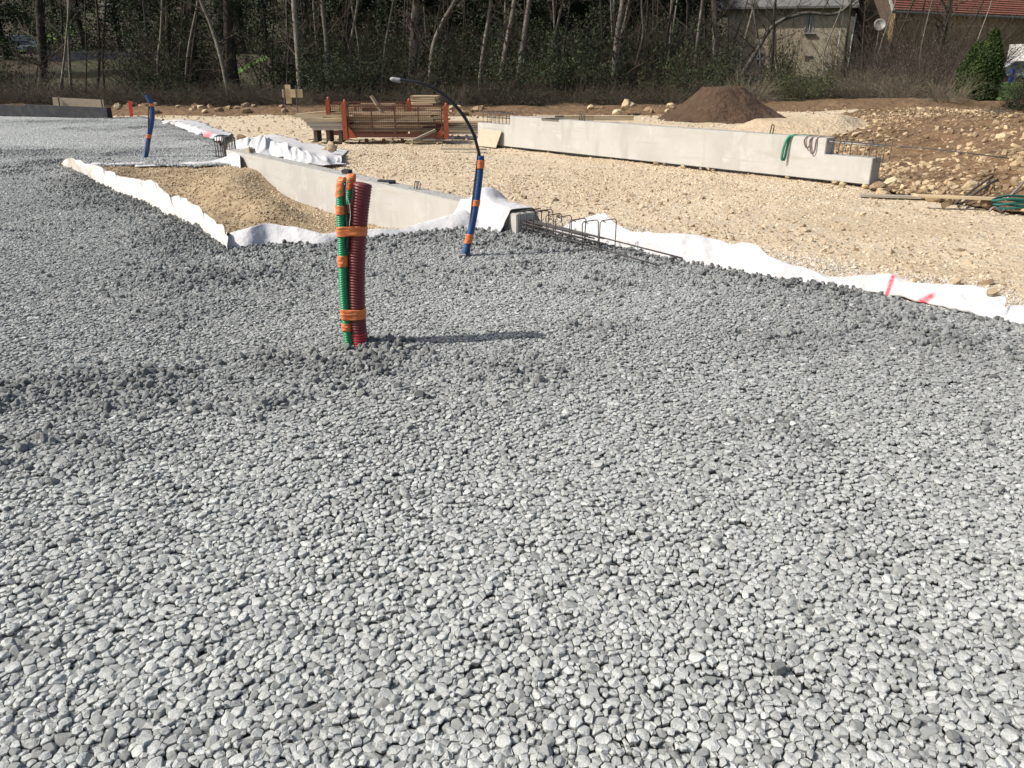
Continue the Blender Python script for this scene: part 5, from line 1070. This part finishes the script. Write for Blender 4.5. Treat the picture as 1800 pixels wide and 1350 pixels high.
T_ = [([(126, 178), (124, 90), (122, 0)], 43, 4, 'thin straight grey tree in front of the retaining wall', 8),
      ([(283, 172), (277, 110), (281, 60), (286, 0)], 42, 5, 'pale thin crooked tree beside the ivy column at the left', 10),
      ([(322, 180), (332, 90), (346, 0)], 41.5, 3.4, 'very thin pale sapling right of the ivy column', 6),
      ([(404, 168), (392, 110), (372, 50), (352, 0)], 41, 7, 'grey trunk curving up leftwards beside the green lawn', 10),
      ([(530, 182), (524, 90), (516, 0)], 41, 9.5, 'pale straight trunk above the plank cross', 14),
      ([(578, 178), (573, 80), (565, 0)], 41, 7.5, 'pale straight trunk between the plank cross and the stillage', 12),
      ([(615, 178), (614, 90), (630, 0)], 42, 4.5, 'thin tree above the left stillage posts', 10),
      ([(637, 178), (630, 80), (618, 0)], 42.5, 3.5, 'thinner leaning stem crossing above the stillage', 8),
      ([(724, 190), (727, 90), (731, 0)], 42.5, 15, 'thickest pale trunk behind the stillage', 14),
      ([(754, 170), (760, 90), (778, 40), (800, 0)], 41, 8, 'pale trunk bending right above the board stack', 12),
      ([(840, 180), (848, 100), (863, 0)], 41.2, 6.5, 'grey slender trunk left of the rebar cage', 10),
      ([(873, 176), (886, 100), (904, 0)], 41, 8, 'grey trunk leaning right just above the rebar cage', 10),
      ([(906, 182), (918, 90), (930, 0)], 40.8, 9, 'grey trunk rising behind the left notch of the long beam', 12),
      ([(950, 180), (964, 110), (985, 20), (990, 0)], 42, 4, 'thin leaning tree behind the long beam loops', 9),
      ([(1075, 190), (1080, 120), (1086, 50), (1094, 0)], 41, 9, 'pale forked trunk left of the tall boulder', 16),
      ([(1105, 186), (1118, 110), (1130, 60), (1128, 0)], 42, 4, 'thin dark tree just right of the pale forked trunk', 9),
      ([(1258, 150), (1256, 70), (1255, 0)], 43, 9.5, 'pale wide trunk behind the dark soil heap', 12),
      ([(1215, 172), (1222, 100), (1235, 0)], 43, 5, 'slim tree between forked trunk and soil heap', 10),
      ([(1170, 176), (1176, 100), (1180, 0)], 44, 4.5, 'slim dark tree left of the soil heap', 10)]
for i, (px, Y, wd, lb, nb) in enumerate(T_): tree(px, Y, wd, lb, 'bark', nb+14, i, None, 0, .5)
tree([(300, 170), (296, 90), (292, 0)], 42.6, 9, 'ivy covered column of a tree left of the dark trunk', 'barkd', 6, 41, None, 2)
tree([(412, 150), (404, 80), (400, 0)], 42.8, 17, 'thick dark ivy grown trunk beside the green lawn', 'barkd', 12, 42, None, 1)
tree([(80, 180), (72, 90), (70, 0)], 45, 14, 'dark ivy grown trunk beside the far left lawn', 'barkd', 12, 43, None, 1)
tree([(345, 178), (341, 100), (338, 0)], 44, 11, 'ivy grown tree between the leaning trunks at left', 'barkd', 10, 44, None, 2)
tree([(1285, 140), (1330, 90), (1360, 45), (1410, 24), (1470, 24)], 46, 7, 'tree arching right across the old house wall', 'bark', 22, 45, None, 0, .8)
r_ = np.random.default_rng(77)
def zone(px):
    for a, b in ((95, 'at the far left'), (200, 'behind the black wall'), (330, 'behind the far blue duct'), (480, 'left of the plank cross'), (580, 'behind the plank cross'), (700, 'behind the left of the stillage'), (840, 'behind the tall board stack'), (960, 'behind the rebar cage'), (1070, 'behind the middle of the long beam'), (1180, 'left of the dark soil heap')):
        if px < a: return ' '+b
    return ' behind the dark soil heap'
for i in range(50):
    px = r_.choice([r_.uniform(480, 1300), r_.uniform(0, 1300)])
    if 392 < px < 478: px += 95; Y = r_.uniform(41.5, 48); ln = r_.uniform(-22, 22)
    tree([(px, 178), (px+ln*.4+r_.uniform(-6, 6), 90), (px+ln, 0)], Y, r_.uniform(2.0, 4.2), 'thin bare sapling in the thicket'+zone(px), 'bark' if r_.random() < .35 else 'barkd', 8, 200+i, 'thin saplings in the thicket'+zone(px))
# evergreens behind: four shapes, copied
def conifer(seed, H_=9.5, R_=2.6):
    r = np.random.default_rng(seed); tb = TB(); tb.tube([[0, 0, 0], [0, 0, H_*.5], [0, 0, H_]], .2, .03, 6); bark = tb.mesh('trunk', M['barkd'])
    tl = TB(); n = 105
    for k in range(n):
        h = .25+(H_-.3)*(k/n)**.85; a = r.uniform(0, 2*PI); L_ = R_*(1-.75*h/H_)*r.uniform(.7, 1.15)
        c = curve([0, 0, h], [math.cos(a), math.sin(a), .15], L_, 8, r, .2, -.7); i = r.integers(1, 9, 110); t = r.random(110)[:, None]
        q = c[i-1]*(1-t)+c[i]*t; sp_ = .10+.30*(1-i/9)[:, None]; q = q+r.normal(0, 1, (110, 3))*np.array([1, 1, .6])*sp_; q[:, 2] -= r.random(110)**2*.35
        tl.leaf(q, .085, r)
    return bark, tl.mesh('crown', M['conifer'])
cf = [conifer(s) for s in (1, 2, 3, 4)]
spots = [(px, Y) for px, Y in [(-60, 50), (10, 56), (150, 63), (215, 64), (262, 62), (335, 64), (470, 67), (545, 51), (575, 54), (605, 50.5), (655, 53), (700, 50), (748, 54), (790, 50.5), (835, 53), (880, 50), (925, 52.5), (970, 49.5), (1015, 52), (1060, 50), (1110, 52.5), (1155, 50), (1195, 51.5), (1225, 55), (430, 70), (110, 68), (60, 74), (640, 60), (860, 60), (1040, 60), (1180, 60), (760, 62), (540, 62), (300, 68), (395, 72), (950, 61), (1120, 58)]]
for i, (px, Y) in enumerate(spots):
    x_ = PY(px, 100, Y).x; bk, crn = cf[i % 4]
    t = thing('conifer_tree', 'dark evergreen tree in the wood'+zone(px)+(', set far back' if Y > 56 else ''), 'tree', (x_, Y, float(Hnat(x_, Y))-.2), random.uniform(0, 6.3), 'dark evergreens in the wood'+zone(px)+(', set far back' if Y > 56 else ''))
    s_ = random.uniform(.85, 1.2); t.scale = (s_, s_, s_); link('trunk', bk, t); link('crown', crn, t)
# shrubs
def shrub(seed, H_=2.2, R_=1.5, n=130, m='twig', leafm=None, nl=0, depth=1, ls=.035, rad=.009, arch=.5):
    r = np.random.default_rng(seed); tb = TB(); tips = []
    for k in range(n):
        a = r.uniform(0, 2*PI); b = R_*.45*r.random()**.5; p = np.array([b*math.cos(a), b*math.sin(a), -.05]); a2_ = a+r.normal(0, .7)
        d = [math.cos(a2_)*r.uniform(.1, .9), math.sin(a2_)*r.uniform(.1, .9), r.uniform(.5, 1.3)]; L_ = H_*r.uniform(.5, 1.25)
        c = curve(p, d, L_, 7, r, .45, -arch*r.uniform(0, 1.8)); tb.tube(c, rad*r.uniform(.6, 1.3), rad*.35, 3); tips.append(c)
        for _ in range(2 if depth else 0):
            i = r.integers(2, 7); c2 = curve(c[i], (c[i]-c[i-1])/np.linalg.norm(c[i]-c[i-1])+r.normal(0, .6, 3), L_*.35, 4, r, .5, -.2); tb.tube(c2, rad*.5, rad*.25, 3); tips.append(c2)
    st = tb.mesh('stems', M[m]); lv = None
    if leafm:
        tl = TB(); q = np.concatenate(tips); q = q[q[:, 2] > .1]; i = r.integers(0, len(q), nl); tl.leaf(q[i]+r.normal(0, .07, (nl, 3)), ls, r); lv = tl.mesh('leaves', M[leafm])
    return st, lv
sh_ = {'bramble': [shrub(s, 1.15, 2.2, 210, 'twig', 'bushleaf', 320, 1, .03, .010, 1.2) for s in (11, 12, 13)],
       'thicket': [shrub(s, 3.1, 1.7, 62, 'twig', None, 0, 1, .03, .013, .25) for s in (21, 22, 23)],
       'dry': [shrub(s, 1.6, 1.6, 240, 'twigg', None, 0, 1, .03, .008, .8) for s in (31, 32)],
       'green': [shrub(s, 2.0, 1.6, 120, 'twig', 'bushleaf', 3600, 1, .045, .009, .4) for s in (41, 42)],
       'flower': [shrub(s, 3.2, 1.9, 150, 'twig', 'blossom', 1300, 1, .022, .010, .4) for s in (51, 52)],
       'ever': [shrub(s, 2.6, 1.8, 90, 'twig', 'ivy', 5200, 1, .06, .012, .3) for s in (61, 62)]}
LB = {'bramble': ('bramble_bush', 'low tangled brown bramble', 'brambles along the wood edge'), 'thicket': ('bare_shrub', 'tall bare many-stemmed shrub', 'bare shrubs in the thicket'),
      'dry': ('dry_bush', 'pale dry tangled bush', 'pale dry bushes at the wood edge'), 'green': ('green_bush', 'loose bush with young leaves', 'young green bushes'),
      'flower': ('budding_shrub', 'shrub with pale buds', 'shrubs with pale buds'), 'ever': ('evergreen_bush', 'dark evergreen bush', 'dark bushes in the undergrowth')}
HZ = lambda x, y: max(float(Hnat(x, y)), float(Hbank(x, y)) if (bankd(x, y) > 0 and y < 36) else -9)
def zone(px):
    for a, b in ((95, 'at the far left'), (200, 'behind the black wall'), (330, 'behind the far blue duct'), (480, 'left of the plank cross'), (580, 'behind the plank cross'), (700, 'behind the left of the stillage'), (840, 'behind the tall board stack'), (960, 'behind the rebar cage'), (1070, 'behind the middle of the long beam'), (1180, 'left of the dark soil heap'), (1300, 'behind the dark soil heap'), (1400, 'behind the sand heap'), (1490, 'before the old house'), (1620, 'before the barn'), (1760, 'beside the thuja')):
        if px < a: return ' '+b
    return ' at the far right'
def put(kind, px, Y, s=1.0, label=None, sz=1.0):
    x_ = PY(px, 150, Y).x; st, lv = random.choice(sh_[kind]); nm, lb, gp = LB[kind]
    dp = ', nearest row' if Y < 38.6 else (', second row' if Y < 42 else ', deep in the wood'); t = thing(nm, label or lb+zone(px)+dp, 'bush', (x_, Y, HZ(x_, Y)-.05), random.uniform(0, 6.3), None if label else gp+zone(px)+dp); t.scale = (s, s, s*sz); link('stems', st, t)
    if lv: link('leaves', lv, t)
px = -60
while px < 1330:
    put('bramble', px+random.uniform(-8, 8), random.uniform(36.6, 38.4), random.uniform(.75, 1.15)); px += 34
px = -70
while px < 1290:
    put(random.choice(['bramble', 'thicket', 'thicket', 'bramble', 'ever']) if not (370 < px < 490 or px < 280) else 'bramble', px+random.uniform(-10, 10), random.uniform(39, 41.5), random.uniform(.7, 1.0)); px += 36
px = -80
while px < 1285:
    if not (375 < px < 490 or px < 270): put(random.choice(['thicket', 'ever', 'thicket', 'ever', 'flower']), px+random.uniform(-10, 10), random.uniform(43, 47), random.uniform(.85, 1.3))
    px += 38
for px, k in ((250, 'flower'), (275, 'flower'), (35, 'thicket'), (200, 'bramble'), (100, 'bramble'), (30, 'bramble'), (960, 'green'), (1000, 'ever'), (1140, 'green'), (1180, 'green'), (1150, 'thicket'), (1040, 'bramble')): put(k, px, random.uniform(40.5, 43), 1.1)
# right side hedge between bank and houses
for px in range(1320, 1700, 24): put(random.choice(['bramble', 'green', 'dry', 'bramble']), px+random.uniform(-8, 8), random.uniform(36.5, 41), random.uniform(.6, .9))
for px in range(1490, 1690, 15): put(random.choice(['thicket', 'thicket', 'dry', 'flower']), px+random.uniform(-8, 8), random.uniform(41, 48), random.uniform(.75, 1.05))
for px in (1560, 1590, 1620, 1650): put('flower', px, random.uniform(40, 43), .8)
for px in (1500, 1540, 1585, 1630, 1670, 1655, 1600, 1615, 1645, 1665, 1690, 1570, 1720): put('thicket', px, random.uniform(48, 53), 1.4)
for px in (-20, 305, 330, 520, 545, 600, 660, 690, 760, 800, 850, 900, 1000, 1050, 1120, 1160, 1200): put('ever', px, random.uniform(43.5, 47.5), random.uniform(.9, 1.5))
put('ever', 1370, 50, .5, 'dark upright ivy clump against the old house wall', 2.6); put('ever', 1480, 52, .6, 'dark bush at the corner of the old house')
put('dry', 1672, 35, .8, 'pale dry bush at the foot of the thuja')
put('green', 1840, 36, .9); put('ever', 1800, 33.5, .45, 'small dark tuft beyond the bank at the right edge'); put('bramble', 1770, 31.5, .35, 'low bramble behind the staked board at right')
for i in range(5):
    px = 1285+i*22+random.uniform(-5, 5)
    tree([(px, 178), (px+random.uniform(-10, 10), 100), (px+random.uniform(-25, 35), 10)], random.uniform(44, 51), random.uniform(2.2, 4.5), 'thin bare tree screening the left of the old house', 'bark' if i % 3 else 'barkd', 22, 470+i, 'thin trees screening the old house', 0, .5)
for i in range(10):
    px = 1460+i*28+random.uniform(-8, 8); Y = random.uniform(42, 50)
    tree([(px, 178), (px+random.uniform(-10, 10), 100), (px+random.uniform(5, 60), 10)], Y, random.uniform(1.8, 3.4), 'thin bare tree in the hedge before the barn', 'barkd' if i % 3 else 'bark', 20, 400+i, 'thin trees in the hedge before the barn', 0, .5)
tree([(1640, 150), (1645, 110), (1655, 70), (1668, 0)], 47, 9, 'spreading bare tree in front of the barn side wall', 'barkd', 60, 450, None, 0, .8)
# thuja
def thuja(seed, H_, R_):
    r = np.random.default_rng(seed); tb = TB(); tb.tube([[0, 0, 0], [0, 0, H_*.8]], .08, .03, 6); tl = TB()
    n = 15000; h = r.random(n)**.85*H_; a = r.uniform(0, 2*PI, n); env = R_*np.clip(1.08-(h/H_)**2.6, .05, 1)*np.clip(.75+h*.5, 0, 1)*(1+.22*(vnoise(a*2.2, h*1.8, seed)-.5)*2); rr_ = env*np.sqrt(r.uniform(.45, 1.0, n))
    q = np.stack([rr_*np.cos(a), rr_*np.sin(a), h], -1)+r.normal(0, .035, (n, 3)); tl.leaf(q, .05, r); return tb.mesh('trunk', M['barkd']), tl.mesh('crown', M['thuja'])
for px, Y, ty, R_, lb, sd_ in ((1736, 36.5, 52, .66, 'tall green thuja, the right one of the close pair', 5), (1713, 37, 74, .66, 'shorter green thuja leaning on the tall one', 6)):
    zt_ = PY(px, ty, Y).z; x_ = PY(px, 120, Y).x; g_ = float(Hnat(x_, Y)); bk, crn = thuja(sd_, zt_-g_, R_); t = thing('thuja_tree', lb, 'tree', (x_, Y, g_)); link('trunk', bk, t); link('crown', crn, t)
print('OBJECTS', len(bpy.data.objects), 'TRIS', sum(len(m.polygons)*2 for m in bpy.data.meshes if m.users))
